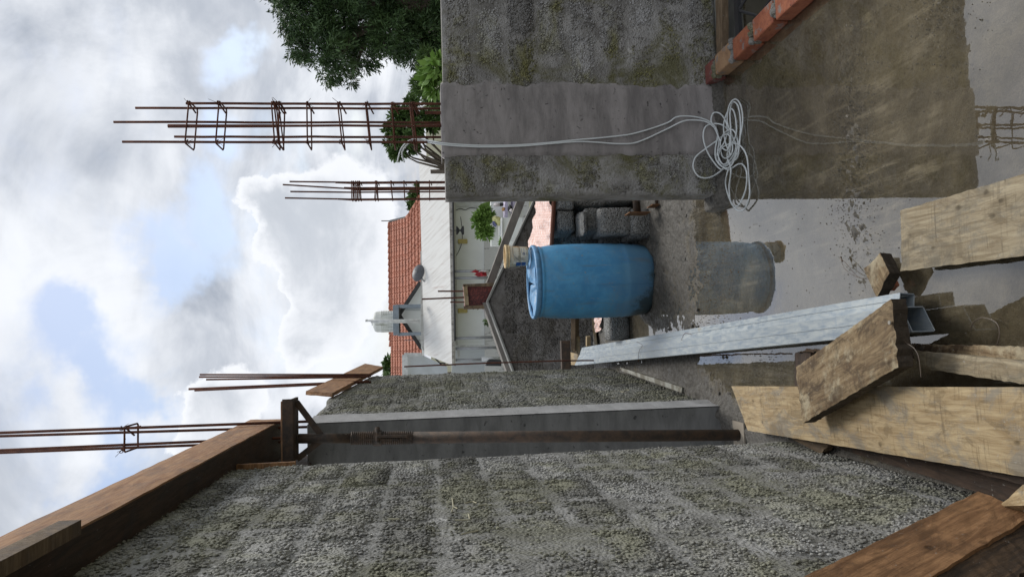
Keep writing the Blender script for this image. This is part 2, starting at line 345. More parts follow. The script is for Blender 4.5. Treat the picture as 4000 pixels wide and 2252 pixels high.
c = k.mix(k.math('MULTIPLY', k.ss(k.noise(k.vm('ADD', p, (5, 2, 0)), 2.1, 7, .7, .9), .46, .68), .75), c, (.055, .043, .025, 1))
dry = k.ss(Z_, -.004, .006)
c = k.mix(dry, c, k.mix(k.ss(f, .35, .65), (.055, .050, .042, 1), (.115, .107, .093, 1)))
rg = k.ss(k.noise(p, 28, 4, .7), .38, .62, .30, .75)
fin(k, b, c, rg, k.bump(k.math('ADD', f, k.math('MULTIPLY', k.noise(p, 200, 3, .6), .5)), .008, .8), spec=.35)
m, k, b = newmat('pit_floor'); fin(k, b, k.mix(k.noise(wpos(k), 6, 6), (.03, .026, .02, 1), (.10, .09, .07, 1)), .8)
m, k, b = newmat('earth'); fin(k, b, k.mix(k.noise(wpos(k), .8, 8), (.10, .09, .06, 1), (.16, .17, .09, 1)), .9)
# water film: clear sheet with a Fresnel mirror on it
m = bpy.data.materials.new('water'); m.use_nodes = True; k = N(m.node_tree); MT['water'] = m
tr = k.n('ShaderNodeBsdfTransparent'); tr.inputs[0].default_value = (.95, .93, .88, 1)
gl = k.n('ShaderNodeBsdfGlossy'); gl.inputs['Roughness'].default_value = .012
gg = k.n('ShaderNodeNewGeometry'); cs = k.math('ABSOLUTE', k.vm('DOT_PRODUCT', gg.outputs['Incoming'], gg.outputs['True Normal']))
frs = k.math('ADD', .18, k.math('MULTIPLY', k.math('POWER', k.math('SUBTRACT', 1., cs), 3.6), .82))     # Schlick, same from above and below
mx = k.n('ShaderNodeMixShader'); k.nt.links.new(frs, mx.inputs[0]); k.nt.links.new(tr.outputs[0], mx.inputs[1]); k.nt.links.new(gl.outputs[0], mx.inputs[2])
bn = k.bump(k.noise(wpos(k), 7, 3, .5), .0012, .25); k.nt.links.new(bn, gl.inputs['Normal'])
ou = k.n('ShaderNodeOutputMaterial'); k.nt.links.new(mx.outputs[0], ou.inputs[0])
def brickmat(name, a, c2):
    m, k, b = newmat(name); p = wpos(k)
    c = k.mix(k.ss(k.noise(p, 16, 7, .7), .35, .65), tuple(a)+(1,), tuple(c2)+(1,))
    c = k.mix(k.math('MULTIPLY', k.ss(k.noise(k.vm('ADD', p, (4, 1, 1)), 13, 6, .7), .56, .62), .8), c, (.19, .18, .17, 1))
    c = k.mix(k.ss(k.noise(k.vm('ADD', p, (7, 1, 1)), 45, 3, .7), .66, .69), c, (.03, .02, .02, 1))
    fin(k, b, c, .8, k.bump(k.noise(p, 60, 4), .004, 1))
brickmat('brick_orange', (.21, .058, .028), (.33, .11, .05)); brickmat('brick_tan', (.26, .15, .08), (.36, .22, .12)); brickmat('brick_maroon', (.14, .042, .036), (.20, .06, .045))

# ------------------------------------------------------------------ geometry helpers
def tag(o, label=None, cat=None, group=None, kind=None):
    if label: o['label'] = label
    if cat: o['category'] = cat
    if group: o['group'] = group
    if kind: o['kind'] = kind
    return o
def mk(name, vs, fs, mat, parent=None, loc=(0, 0, 0), smooth=False, mat4=None):
    me = bpy.data.meshes.new(name); loc = Vector(loc)
    if mat4 is not None:
        inv = mat4.inverted(); vs = [inv@Vector(v) for v in vs]
    elif parent is None or True:
        base = loc if parent is None else Vector((0, 0, 0))
        if parent is not None: 
            pinv = parent.matrix_basis.inverted() if parent.parent is None else (parent.parent.matrix_basis@parent.matrix_basis).inverted()
            vs = [pinv@Vector(v) for v in vs]
        elif loc.length > 0: vs = [Vector(v)-loc for v in vs]
    me.from_pydata([tuple(v) for v in vs], [], fs); me.update()
    if smooth:
        for p in me.polygons: p.use_smooth = True
    me.materials.append(MT[mat]); o = bpy.data.objects.new(name, me); COL.objects.link(o)
    if mat4 is not None: o.matrix_basis = mat4
    elif parent is None: o.location = loc
    if parent is not None:
        o.parent = parent
        if mat4 is not None: o.matrix_parent_inverse = parent.matrix_basis.inverted()
    return o
def empty(name, loc, label=None, cat=None, group=None, rotz=0.):
    o = bpy.data.objects.new(name, None); COL.objects.link(o); o.empty_display_size = .1
    o.matrix_basis = Matrix.Translation(Vector(loc))@Matrix.Rotation(rotz, 4, 'Z')
    return tag(o, label, cat, group)
class MB:
    def __init__(s): s.v = []; s.f = []
    def add(s, vs, fs):
        b = len(s.v); s.v += [Vector(v) for v in vs]; s.f += [tuple(i+b for i in f) for f in fs]; return s
    def box(s, c, d, M=None):
        c = Vector(c); x, y, z = [q/2 for q in d]
        vs = [Vector((i*x, j*y, l*z)) for i in (-1, 1) for j in (-1, 1) for l in (-1, 1)]
        if M is not None: vs = [M@v for v in vs]
        return s.add([c+v for v in vs], [(0, 1, 3, 2), (4, 6, 7, 5), (0, 4, 5, 1), (2, 3, 7, 6), (0, 2, 6, 4), (1, 5, 7, 3)])
    def beam(s, a, b, w, h, up=(0, 0, 1)):
        a, b = Vector(a), Vector(b); d = (b-a).normalized(); u = Vector(up)
        if abs(d.dot(u)) > .95: u = Vector((0, 1, 0))
        sd = d.cross(u).normalized(); u = sd.cross(d)
        vs = [p+sd*(i*w/2)+u*(j*h/2) for p in (a, b) for i, j in ((-1, -1), (1, -1), (1, 1), (-1, 1))]
        return s.add(vs, [(0, 3, 2, 1), (4, 5, 6, 7), (0, 1, 5, 4), (1, 2, 6, 5), (2, 3, 7, 6), (3, 0, 4, 7)])
    def tube(s, pts, r, n=8, cap=True, closed=False):
        pts = [Vector(p) for p in pts]; b = len(s.v); m = len(pts); prev = None
        rr = r if isinstance(r, (list, tuple)) else [r]*m
        for i, p in enumerate(pts):
            if closed: d = pts[(i+1) % m]-pts[i-1]
            else: d = pts[min(i+1, m-1)]-pts[max(i-1, 0)]
            d.normalize()
            if prev is None:
                ref = Vector((0, 0, 1)) if abs(d.z) < .9 else Vector((1, 0, 0)); e = d.cross(ref).normalized()
            else: e = (prev-d*prev.dot(d)).normalized()
            prev = e; g = d.cross(e)
            s.v += [p+(e*math.cos(2*math.pi*q/n)+g*math.sin(2*math.pi*q/n))*rr[i] for q in range(n)]
        for i in range(m if closed else m-1):
            j = (i+1) % m
            for q in range(n): s.f.append((b+i*n+q, b+i*n+(q+1) % n, b+j*n+(q+1) % n, b+j*n+q))
        if cap and not closed:
            s.f.append(tuple(b+q for q in range(n))[::-1]); s.f.append(tuple(b+(m-1)*n+q for q in range(n)))
        return s
    def lathe(s, prof, c, n=32, a0=0., a1=2*math.pi):
        c = Vector(c); b = len(s.v); full = abs(a1-a0-2*math.pi) < 1e-6; cols = n if full else n+1
        for r, z in prof:
            s.v += [c+Vector((r*math.cos(a0+(a1-a0)*q/n), r*math.sin(a0+(a1-a0)*q/n), z)) for q in range(cols)]
        for i in range(len(prof)-1):
            for q in range(n):
                q2 = (q+1) % cols; s.f.append((b+i*cols+q, b+i*cols+q2, b+(i+1)*cols+q2, b+(i+1)*cols+q))
        return s
    def prism(s, pts, off):
        pts = [Vector(p) for p in pts]; off = Vector(off); n = len(pts)
        return s.add(pts+[p+off for p in pts], [tuple(range(n))[::-1], tuple(range(n, 2*n))]+[(i, (i+1) % n, n+(i+1) % n, n+i) for i in range(n)])
    def build(s, name, mat, parent=None, loc=(0, 0, 0), smooth=False, mat4=None): return mk(name, s.v, s.f, mat, parent, loc, smooth, mat4)
def spline(pts, n=8):
    pts = [Vector(p) for p in pts]; out = []; m = len(pts)
    for i in range(m-1):
        a, b_, c_, d = pts[max(i-1, 0)], pts[i], pts[i+1], pts[min(i+2, m-1)]
        for j in range(n):
            t = j/n; out.append(.5*((2*b_)+(c_-a)*t+(2*a-5*b_+4*c_-d)*t*t+(3*b_-a-3*c_+d)*t**3))
    out.append(pts[-1]); return out
def vnoise(x, y, sc, seed, octv=4, rough=.5):
    tot = np.zeros_like(x); amp = 1.; nrm = 0.
    for o in range(octv):
        g = np.random.RandomState(seed+o*17).rand(257, 257); X1 = x*sc*2**o+31.7; Y1 = y*sc*2**o+17.3
        xi = np.floor(X1).astype(int); yi = np.floor(Y1).astype(int); fx = X1-xi; fy = Y1-yi
        fx = fx*fx*(3-2*fx); fy = fy*fy*(3-2*fy); xi &= 255; yi &= 255
        v = g[xi, yi]*(1-fx)*(1-fy)+g[xi+1, yi]*fx*(1-fy)+g[xi, yi+1]*(1-fx)*fy+g[xi+1, yi+1]*fx*fy
        tot += amp*(v-.5); nrm += amp; amp *= rough
    return tot/nrm*2
def bevel_obj(o, w, seg=1):
    bm = bmesh.new(); bm.from_mesh(o.data); bmesh.ops.bevel(bm, geom=list(bm.edges), offset=w, segments=seg, affect='EDGES', profile=.5, clamp_overlap=True)
    bm.to_mesh(o.data); bm.free(); return o
def plank(name, A, B, Cn, D, t, mat, nl=26, nw=5, rag=.002, bow=0., label=None, cat=None, group=None, parent=None, seed=0, edge=None):
    """board whose upper face has corners A,B (one end) and C,D (other end, B-C and D-A being the long edges)"""
    A, B, Cn, D = map(Vector, (A, B, Cn, D)); x = ((Cn+D)-(A+B)).normalized(); wv = (B-A); nz = x.cross(wv).normalized()
    if nz.z < 0: nz = -nz
    yv = nz.cross(x); o = (A+B+Cn+D)/4
    M = Matrix(((x.x, yv.x, nz.x, o.x), (x.y, yv.y, nz.y, o.y), (x.z, yv.z, nz.z, o.z), (0, 0, 0, 1)))
    rr = random.Random(seed+3); vs = []; fs = []
    for lay in (0, 1):
        for i in range(nl+1):
            s = i/nl; e0 = (rr.random()-.5)*2*rag*.6; e1 = (rr.random()-.5)*2*rag*.6
            for j in range(nw+1):
                q = j/nw; p = (A*(1-s)+D*s)*(1-q)+(B*(1-s)+Cn*s)*q
                ed = (e0*(1-q)+e1*q)
                p = p+yv*ed+nz*(bow*math.sin(math.pi*s)-lay*t)+nz*((rr.random()-.5)*rag*.5)
                if lay == 0 and (j in (0, nw) or i in (0, nl)): p = p-nz*min(.003, t*.12)
                if i in (0, nl): p = p+x*((rr.random()-.5)*rag*5)
                if lay == 1 and j in (0, nw): p = p+yv*((.5-q)*.004)*(1 if (B-A).dot(yv) > 0 else -1)
                vs.append(p)
    W1 = nw+1; K = (nl+1)*W1
    for i in range(nl):
        for j in range(nw):
            a = i*W1+j; fs += [(a, a+1, a+W1+1, a+W1), (K+a, K+a+W1, K+a+W1+1, K+a+1)]
        for j in (0, nw):
            a = i*W1+j; fs.append((a, a+W1, K+a+W1, K+a))
    for j in range(nw):
        for i in (0, nl):
            a = i*W1+j; fs.append((a, K+a, K+a+1, a+1))
    ob = mk(name, vs, fs, mat, parent, mat4=M)
    bm = bmesh.new(); bm.from_mesh(ob.data); bmesh.ops.recalc_face_normals(bm, faces=bm.faces); bm.to_mesh(ob.data); bm.free()
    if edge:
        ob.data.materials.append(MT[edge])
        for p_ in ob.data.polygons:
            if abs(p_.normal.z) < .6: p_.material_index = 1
    return tag(ob, label, cat, group)

# ------------------------------------------------------------------ ground: slab with mud, water, pit, surrounding earth
def ground():
    def grid(x0, x1, y0, y1, st):
        nx = int((x1-x0)/st)+1; ny = int((y1-y0)/st)+1
        gx, gy = np.meshgrid(np.linspace(x0, x1, nx), np.linspace(y0, y1, ny), indexing='ij')
        fine = vnoise(gx, gy, 14, 3, 5, .65); mid = vnoise(gx, gy, 3.2, 40, 4, .55); med = vnoise(gx, gy, 55, 90, 2, .6)
        G = lambda cx, cy, sx_, sy_: np.exp(-((gx-cx)/sx_)**2-((gy-cy)/sy_)**2)
        sst = lambda v, a, b_: np.clip((v-a)/(b_-a), 0, 1)**2*(3-2*np.clip((v-a)/(b_-a), 0, 1))
        edge = 4.13+.16*mid+.10*vnoise(gx, gy, 9, 55, 3, .6)-.55*np.clip(.1-gx, 0, .3)+.9*np.clip(.22-gx, 0, .25)
        m_ = .0165*sst(gy, edge-.15, edge+.45)                    # mud in front of the drum
        m_ *= 1-.9*G(.05, 5.65, .14, .35)-.5*G(-.02, 5.0, .10, .3)
        m_ += .016*G(.85, 5.1, .25, .5)
        m_ += .019*G(-.42, 4.5, .22, .9)*(gx < .0)               # along the left wall
        spk = vnoise(gx, gy, 30, 61, 3, .7); spk2 = vnoise(gx, gy, 60, 71, 2, .7); m_ += (.0105*G(.66, 2.66, .34, .12)+.0095*G(1.12, 2.10, .24, .13)+.009*G(.3, 2.66, .2, .14))*np.clip(.60+.5*spk+1.6*spk2, 0, 1.9)
        wf = np.where(gx > .70, np.exp(-np.clip(3.9-gy, 0, 9)/.05), 0)*np.where(gy < 4.05, 1, 0)
        m_ += wf*.05*(1+.8*mid)
        m_ += .03*np.exp(-((np.hypot(gx-.43, gy-5.38)-.275)/.05)**2)*(1+mid)
        lw = np.exp(-np.clip(gx+.50, 0, 9)/.05)*.02; m_ += lw
        m_ += .05*G(-.43, 4.05, .06, .12)*(1+mid)
        depth = -.0115+.003*mid
        z = depth+m_+fine*(.0045+.35*np.clip(m_, 0, .03))+med*(.0015+.12*np.clip(m_, 0, .03))
        z = np.where((gx > 1.43) & (gy < 3.88), -.012, z)
        return nx, ny, gx, gy, z
    nx, ny, gx, gy, z = grid(-.75, 1.46, 1.3, 7.25, .0085)
    idx = np.arange(nx*ny).reshape(nx, ny)
    q = np.stack([idx[:-1, :-1], idx[1:, :-1], idx[1:, 1:], idx[:-1, 1:]], -1).reshape(-1, 4)
    vs = np.stack([gx, gy, z], -1).reshape(-1, 3)
    me = bpy.data.meshes.new('slab_floor'); me.vertices.add(len(vs)); me.vertices.foreach_set('co', vs.ravel())
    me.loops.add(q.size); me.loops.foreach_set('vertex_index', q.ravel().astype(np.int32))
    me.polygons.add(len(q)); me.polygons.foreach_set('loop_start', np.arange(0, q.size, 4, dtype=np.int32)); me.polygons.foreach_set('loop_total', np.full(len(q), 4, dtype=np.int32))
    me.polygons.foreach_set('use_smooth', np.ones(len(q), dtype=bool)); me.update(calc_edges=True); me.materials.append(MT['slab_mud'])
    o = bpy.data.objects.new('concrete_floor', me); COL.objects.link(o); tag(o, kind='structure')
    b = MB(); b.box((-.05, -1.0, -.10), (3.0, 4.59, .17)); b.box((-2.2, 2.7, -.10), (2.89, 9.09, .17)); b.box((2.4, 5.57, -.10), (1.87, 3.35, .17)); b.box((.355, 4.275, -.11), (2.19, 5.93, .15))
    tag(b.build('floor_slab', 'slab_mud'), kind='structure')
    w_ = MB(); w_.add([(-.7, -1., 0), (1.395, -1., 0), (1.395, 4.02, 0), (1.395, 7.2, 0), (-.7, 7.2, 0)], [(0, 1, 2, 3, 4)])
    tag(w_.build('puddle_water', 'water'), kind='structure')
    p = MB(); p.box((3.1, 1.2, -.45), (3.3, 5.4, .1)); tag(p.build('sunken_floor', 'pit_floor'), kind='structure')
    e = MB(); e.add([(-400, -200, -3.2), (400, -200, -3.2), (400, 900, -3.2), (-400, 900, -3.2)], [(0, 1, 2, 3)]); tag(e.build('ground', 'earth'), kind='structure')
    t = MB(); t.box((1, 9.4, -1.7), (12, 4.0, 1.6)); tag(t.build('lower_terrace', 'pit_floor'), kind='structure')
ground()

# ------------------------------------------------------------------ block walls
VAR = {}
def block_mesh(L, Hh, T, mat, v):
    key = (round(L, 3), round(Hh, 3), round(T, 3), mat, v)
    if key in VAR: return VAR[key]
    rr = random.Random(hash((v, round(L, 2))) % 9999+v); nx, nz = 6, 3; vs = []; fs = []
    for i in range(nx+1):
        for j in range(nz+1):
            x = -L/2+L*i/nx; z = -Hh/2+Hh*j/nz; e = (i in (0, nx)) or (j in (0, nz)); cnr = (i in (0, nx)) and (j in (0, nz))
            dx = (rr.random()-.5)*.012; dz = (rr.random()-.5)*.010
            if cnr: x *= .975; z *= .93
            vs.append((x+dx, (rr.random()-.5)*.004+(.009 if e else 0)+(.004 if cnr else 0), z+dz))
    for i in range(nx):
        for j in range(nz):
            a = i*(nz+1)+j; fs.append((a, a+nz+1, a+nz+2, a+1))
    ring = [i*(nz+1) for i in range(nx+1)]+[nx*(nz+1)+j for j in range(1, nz+1)]+[i*(nz+1)+nz for i in range(nx-1, -1, -1)]+[j for j in range(nz-1, 0, -1)]
    b0 = len(vs)
    for r_ in ring: x, y, z = vs[r_]; vs.append((x*1.0, T, z))
    n = len(ring)
    for i in range(n): fs.append((ring[i], b0+i, b0+(i+1) % n, ring[(i+1) % n]))
    if STONE.get(mat):
        sp = STONE[mat]; rx, rz_ = int(L/sp), int(Hh/(sp*.87)); phi = (1+5**.5)/2
        ico = [Vector(q).normalized() for q in ((-1, phi, 0), (1, phi, 0), (-1, -phi, 0), (1, -phi, 0), (0, -1, phi), (0, 1, phi), (0, -1, -phi), (0, 1, -phi), (phi, 0, -1), (phi, 0, 1), (-phi, 0, -1), (-phi, 0, 1))]
        icf = [(0, 11, 5), (0, 5, 1), (0, 1, 7), (0, 7, 10), (0, 10, 11), (1, 5, 9), (5, 11, 4), (11, 10, 2), (10, 7, 6), (7, 1, 8), (3, 9, 4), (3, 4, 2), (3, 2, 6), (3, 6, 8), (3, 8, 9), (4, 9, 5), (2, 4, 11), (6, 2, 10), (8, 6, 7), (9, 8, 1)]
        for i in range(rx+1):
            for j in range(rz_+1):
                x = -L/2+(i+.5*(j % 2))*sp+rr.uniform(-.35, .35)*sp; z = -Hh/2+j*sp*.87+rr.uniform(-.35, .35)*sp
                ex, ez = min(1, (L/2-abs(x))/.02), min(1, (Hh/2-abs(z))/.02)
                if min(ex, ez) < -.3 or rr.random() < .07+(.35 if math.sin(x*31+v*2.1)*math.sin(z*43+v) > .35 else 0): continue
                rad = sp*rr.uniform(.36, .74); M = Matrix.Rotation(rr.random()*6, 3, Vector((rr.random()-.5, rr.random()-.5, rr.random()-.5)).normalized())@Matrix.Diagonal((1, rr.uniform(.55, .9), rr.uniform(.6, .95)))
                dy = (1-max(0, min(ex, ez)))*.006+rr.uniform(-.003, .004); b1 = len(vs)
                for q in ico: w2 = M@(q*rad*rr.uniform(.85, 1.12)); vs.append((x+w2.x, dy+w2.y*(.42 if mat == 'block_near' else .6), z+w2.z))
                fs += [(b1+p_, b1+q_, b1+r2) for p_, q_, r2 in icf]
    me = bpy.data.meshes.new('block'); me.from_pydata(vs, [], fs); me.update()
    for p in me.polygons: p.use_smooth = True
    me.materials.append(MT[mat]); VAR[key] = me; return me
STONE = {'block_near': .0130, 'block_right': .0132, 'block_far': .0185, 'block_brown': .028}
def block_wall(name, p0, p1, Hf, T, bl, bh, bmat, mmat, label, gap=.0, bottom=0., seed=1, s0=0., amp=.006, ragged=0., skip=None, mstep=.022):
    """front face runs p0->p1 (left to right seen from the front); Hf(x)=height"""
    p0, p1 = Vector(p0), Vector(p1); L = (p1-p0).length; ang = math.atan2(p1.y-p0.y, p1.x-p0.x)
    root = empty(name, (p0.x, p0.y, bottom), label, 'wall', rotz=ang)
    rr = random.Random(seed); H = max(Hf(0), Hf(L), Hf(L/2))-bottom
    # mortar core with an uneven front
    nx = max(2, int(L/mstep)); nz = max(2, int(H/mstep)); gx, gz = np.meshgrid(np.linspace(0, L, nx+1), np.linspace(0, 1, nz+1), indexing='ij')
    Hx = np.array([Hf(x)-bottom for x in np.linspace(0, L, nx+1)])[:, None]; gz = gz*Hx
    gy = vnoise(gx, gz, 5, seed*13, 5, .62)*amp+vnoise(gx, gz, 1.3, seed*7, 2)*.005
    if ragged: gx = gx+np.where(gx > L-.001, vnoise(gx, gz, 9, seed+5, 4)*ragged, 0)
    vs = np.stack([gx, gy, gz], -1).reshape(-1, 3).tolist(); W1 = nz+1; fs = []
    for i in range(nx):
        for j in range(nz): a = i*W1+j; fs.append((a, a+W1, a+W1+1, a+1))
    ring = [i*W1 for i in range(nx+1)]+[nx*W1+j for j in range(1, W1)]+[i*W1+nz for i in range(nx-1, -1, -1)]+[j for j in range(nz-1, 0, -1)]
    b0 = len(vs); vs += [[vs[r_][0], T, vs[r_][2]] for r_ in ring]; n = len(ring)
    fs += [(ring[i], b0+i, b0+(i+1) % n, ring[(i+1) % n]) for i in range(n)]; fs.append(tuple(range(b0, b0+n))[::-1])
    me = bpy.data.meshes.new('mortar'); me.from_pydata(vs, [], fs); me.update()
    for p in me.polygons: p.use_smooth = len(p.vertices) == 4
    me.materials.append(MT[mmat]); mo = bpy.data.objects.new('mortar', me); COL.objects.link(mo); mo.parent = root
    row = 0; z = bottom
    while z < H+bottom-.03:
        zh = bh; off = (.5 if row % 2 else 0)*bl+s0+rr.uniform(-.03, .03); x = -off-bl
        while x < L:
            a = max(x, 0)+.004; b = min(x+bl-.010, L-.002); x += bl+rr.uniform(-.004, .004)
            if b-a < .06: continue
            cx, top = (a+b)/2, z+zh
            lim = min(Hf(a), Hf(b))-.004
            if top > lim+.05*bh:
                if lim-z < bh*.35: continue
                top = lim
            hh = top-z-.014
            if hh < .03: continue
            if skip and skip(cx, z+zh/2): continue
            full = abs((b-a)-(bl-.012)) < .012
            LL = bl-.006-gap if full else max(.05, round((b-a)/.03)*.03-gap)
            me = block_mesh(LL, round(hh/.02)*.02 if hh < bh-.03 else bh-.008-gap, T*.8, bmat, rr.randrange(5))
            o = bpy.data.objects.new('block', me); COL.objects.link(o); o.parent = root
            o.location = (cx, -.002-rr.random()*.005, z+.007+hh/2-bottom); o.rotation_euler = (rr.uniform(-.02, .02), rr.uniform(-.012, .012), rr.uniform(-.015, .015))
        z += bh; row += 1
    return root
# near left wall, seen from its right side: runs away from the camera. Front faces +x so it runs from near to far
nw = block_wall('block_wall', (-.505, -.6, 0), (-.50, 3.30, 0), lambda x: 2.55, .15, .37, .18, 'block_near', 'mortar_near',
                'tall rough grey-green block wall filling the left side of the site, closest to the viewer', seed=4, ragged=.012, amp=.008, gap=.013)
fw0, fw1 = Vector((-.395, 4.25, 0)), Vector((-.27, 6.72, 0))
def fwh(x): return min(2.275+.04*x, 2.44-.122*x)+.010*math.sin(x*9)
fw = block_wall('block_wall', fw0, fw1, fwh, .15, .37, .17, 'block_far', 'mortar_far',
                'grey block wall further back between the concrete column and the distant house, with a board along its top', seed=9, amp=.006, mstep=.03)
dw_y = 3.90
dw = block_wall('block_wall', (.775, dw_y, 0), (3.1, dw_y-.01, 0), lambda x: 1.53, .155, .335, .17, 'block_right', 'mortar_right',
                'chest-high mossy block wall on the right with a smooth cement band, white cable hanging over it', seed=21, amp=.0045, gap=.016, skip=lambda x, z: .225 < x < .60, s0=.11)
# cement band = cast column standing a touch proud in that wall
def band():
    x0, x1 = .99, 1.395; nx, nz = 26, 90; vs = []; fs = []
    gx, gz = np.meshgrid(np.linspace(0, 1, nx+1), np.linspace(0, 1.545, nz+1), indexing='ij')
    le = x0+vnoise(gz*0+3, gz, 11, 5, 5, .75)*.022; re = x1+vnoise(gz*0+8, gz, 8, 9, 5, .75)*.045
    xx = le+(re-le)*gx; yy = dw_y-.014+vnoise(xx, gz, 3, 77, 4)*.004+np.where((gx < .01) | (gx > .99), .018, 0)
    vs = np.stack([xx, yy, gz], -1).reshape(-1, 3).tolist(); W1 = nz+1
    for i in range(nx):
        for j in range(nz): a = i*W1+j; fs.append((a, a+W1, a+W1+1, a+1))
    b0 = len(vs)
    top = [i*W1+nz for i in range(nx+1)]
    vs += [[vs[t_][0], dw_y+.17, 1.545] for t_ in top]
    for i in range(nx): fs.append((top[i], top[i+1], b0+i+1, b0+i))
    o = mk('cement_band', vs, fs, 'concrete_band', dw, smooth=True); return o
band()

# left concrete column in the recess
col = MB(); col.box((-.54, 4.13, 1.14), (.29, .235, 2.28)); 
co = bevel_obj(tag(col.build('concrete_column', 'concrete_col_shaded', loc=(-.54, 4.13, 0)), 'cast grey concrete column standing between the two left walls, behind the steel prop', 'column'), .006, 2)
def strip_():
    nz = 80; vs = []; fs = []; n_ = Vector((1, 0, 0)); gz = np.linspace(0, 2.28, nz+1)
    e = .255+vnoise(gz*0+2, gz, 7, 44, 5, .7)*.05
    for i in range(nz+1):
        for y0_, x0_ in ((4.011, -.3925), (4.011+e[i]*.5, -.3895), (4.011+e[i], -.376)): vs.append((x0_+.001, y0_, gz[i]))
    for i in range(nz):
        for j in range(2): a = i*3+j; fs.append((a, a+1, a+4, a+3))
    mk('lit_plaster_strip', vs, fs, 'concrete_plaster_lit', co, smooth=True)  # ragged render strip; its contrast with the column is partly painted light
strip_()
# ------------------------------------------------------------------ formwork along the top of the near wall
fr_ = empty('formwork', (-.40, 4.0, 2.4), 'long reddish brown formwork board running along the top of the near left wall', 'formwork')
plank('side_board', (-.40, 4.50, 2.675), (-.395, 4.38, 2.468), (-.395, .3, 2.455), (-.40, .3, 2.585), .028, 'wood_board', nl=50, rag=.003, parent=fr_)
plank('bottom_board', (-.402, 4.3, 2.495), (-.75, 4.3, 2.495), (-.75, .3, 2.485), (-.402, .3, 2.485), .03, 'wood_dark', nl=20, parent=fr_)
cu, cl_ = ax(230, 2043, -.37), ax(230, 2083, -.37); cz = (cu.z+cl_.z)/2; b = MB(); b.beam((-.380, cu.y, cz), (-.380, .4, cz-.01), .032, max(.04, cu.z-cl_.z)); tag(b.build('cleat', 'wood_old', fr_), 'short length of brown timber nailed on the outside of the board')
b = MB(); b.beam((-.508, 3.315, 2.22), (-.508, 3.315, 2.56), .05, .02, (0, 1, 0)); b.build('end_batten', 'wood_brown', fr_)
b = MB(); b.beam((-.62, 3.4, 2.36), (-.62, 4.3, 2.36), .05, .2); b.build('inner_board', 'wood_dark', fr_)
# board on the far wall
o = plank('timber_board', ax(1194, 1543, -.365), ax(1300, 1552, -.325), ax(1496, 1443, -.325)*1., ax(1425, 1431, -.365), .03, 'wood_old', nl=24, rag=.002)
bpy.data.objects.remove(o)
P1, P2 = Vector((-.345, 4.95, 2.42)), Vector((-.265, 6.9, 2.36))
zz = lambda px, X0, Y0: 0
y1 = 5.0; q1, q2 = ay(1194, 1543, 5.27), ay(1298, 1551, 5.2); q3, q4 = ay(1496, 1443, 7.15), ay(1425, 1431, 7.25)
plank('timber_board', q1, q2, q3, q4, .03, 'wood_board', nl=30, rag=.003, label='weathered brown board on edge along the top of the further left wall', cat='board')
bm_ = MB()
for i, (z0, dx) in enumerate(((2.2, 0),)):
    pass
# steel prop
top_p, bot_p = Vector((-.445, 3.82, 2.30)), Vector((-.53, 3.82, .02))
def pp(z): t = (z-.02)/2.28; return bot_p.lerp(top_p, t)
pr_ = empty('steel_prop', bot_p, 'rusty adjustable steel prop standing upright in front of the concrete column', 'prop')
b = MB(); b.tube([pp(.02), pp(1.74)], .030, 20); b.build('outer_tube', 'rust_prop', pr_, smooth=True)
b = MB(); pts = []; rad = []
for i in range(90):
    z = 1.735+i*.0034; pts.append(pp(z)); rad.append(.031+(.0035 if (i//1) % 3 == 0 else 0))
b.tube(pts, rad, 20); b.build('threaded_sleeve', 'rust_prop', pr_, smooth=False)
b = MB(); b.tube([pp(2.03), pp(2.29)], .0245, 18); b.build('inner_tube', 'rust_prop', pr_, smooth=True)
b = MB(); b.tube([pp(1.885), pp(1.925)], .040, 8); b.tube([pp(1.905)+Vector((-.02, -.05, 0)), pp(1.905)+Vector((.05, .0, 0))], .012, 8)
b.build('collar_nut', 'rust_prop', pr_)
b = MB(); hp = pp(1.905)+Vector((.012, -.042, 0)); b.beam(hp, hp+Vector((-.004, -.002, -.15)), .012, .012); b.build('handle', 'rust_prop', pr_)
b = MB(); b.beam(pp(1.97)+Vector((-.004, -.031, 0)), pp(1.80)+Vector((-.004, -.031, 0)), .006, .014); b.build('slot_pin', 'rust_prop', pr_)
b = MB(); b.box(top_p+Vector((.05, 0, .008)), (.30, .14, .012)); b.box(top_p+Vector((.05, -.07, .03)), (.30, .006, .05)); b.build('head_plate', 'rust_prop', pr_)
b = MB(); b.beam(pp(2.17), top_p+Vector((.18, 0, 0)), .03, .008, (0, 1, 0)); b.build('head_brace', 'rust_prop', pr_)
b = MB(); b.beam(pp(2.17), top_p+Vector((-.10, 0, 0)), .03, .008, (0, 1, 0)); b.build('head_brace', 'rust_prop', pr_)
b = MB(); b.box(bot_p+Vector((0, 0, -.004)), (.14, .14, .008)); b.build('base_plate', 'edge_rust', pr_)
plank('timber_header', (-.26, 3.80, 2.375), (-.26, 3.87, 2.375), (-.75, 3.87, 2.375), (-.75, 3.80, 2.375), .062, 'wood_board', nl=14, rag=.001, label='short square timber laid across the head of the steel prop', cat='timber')

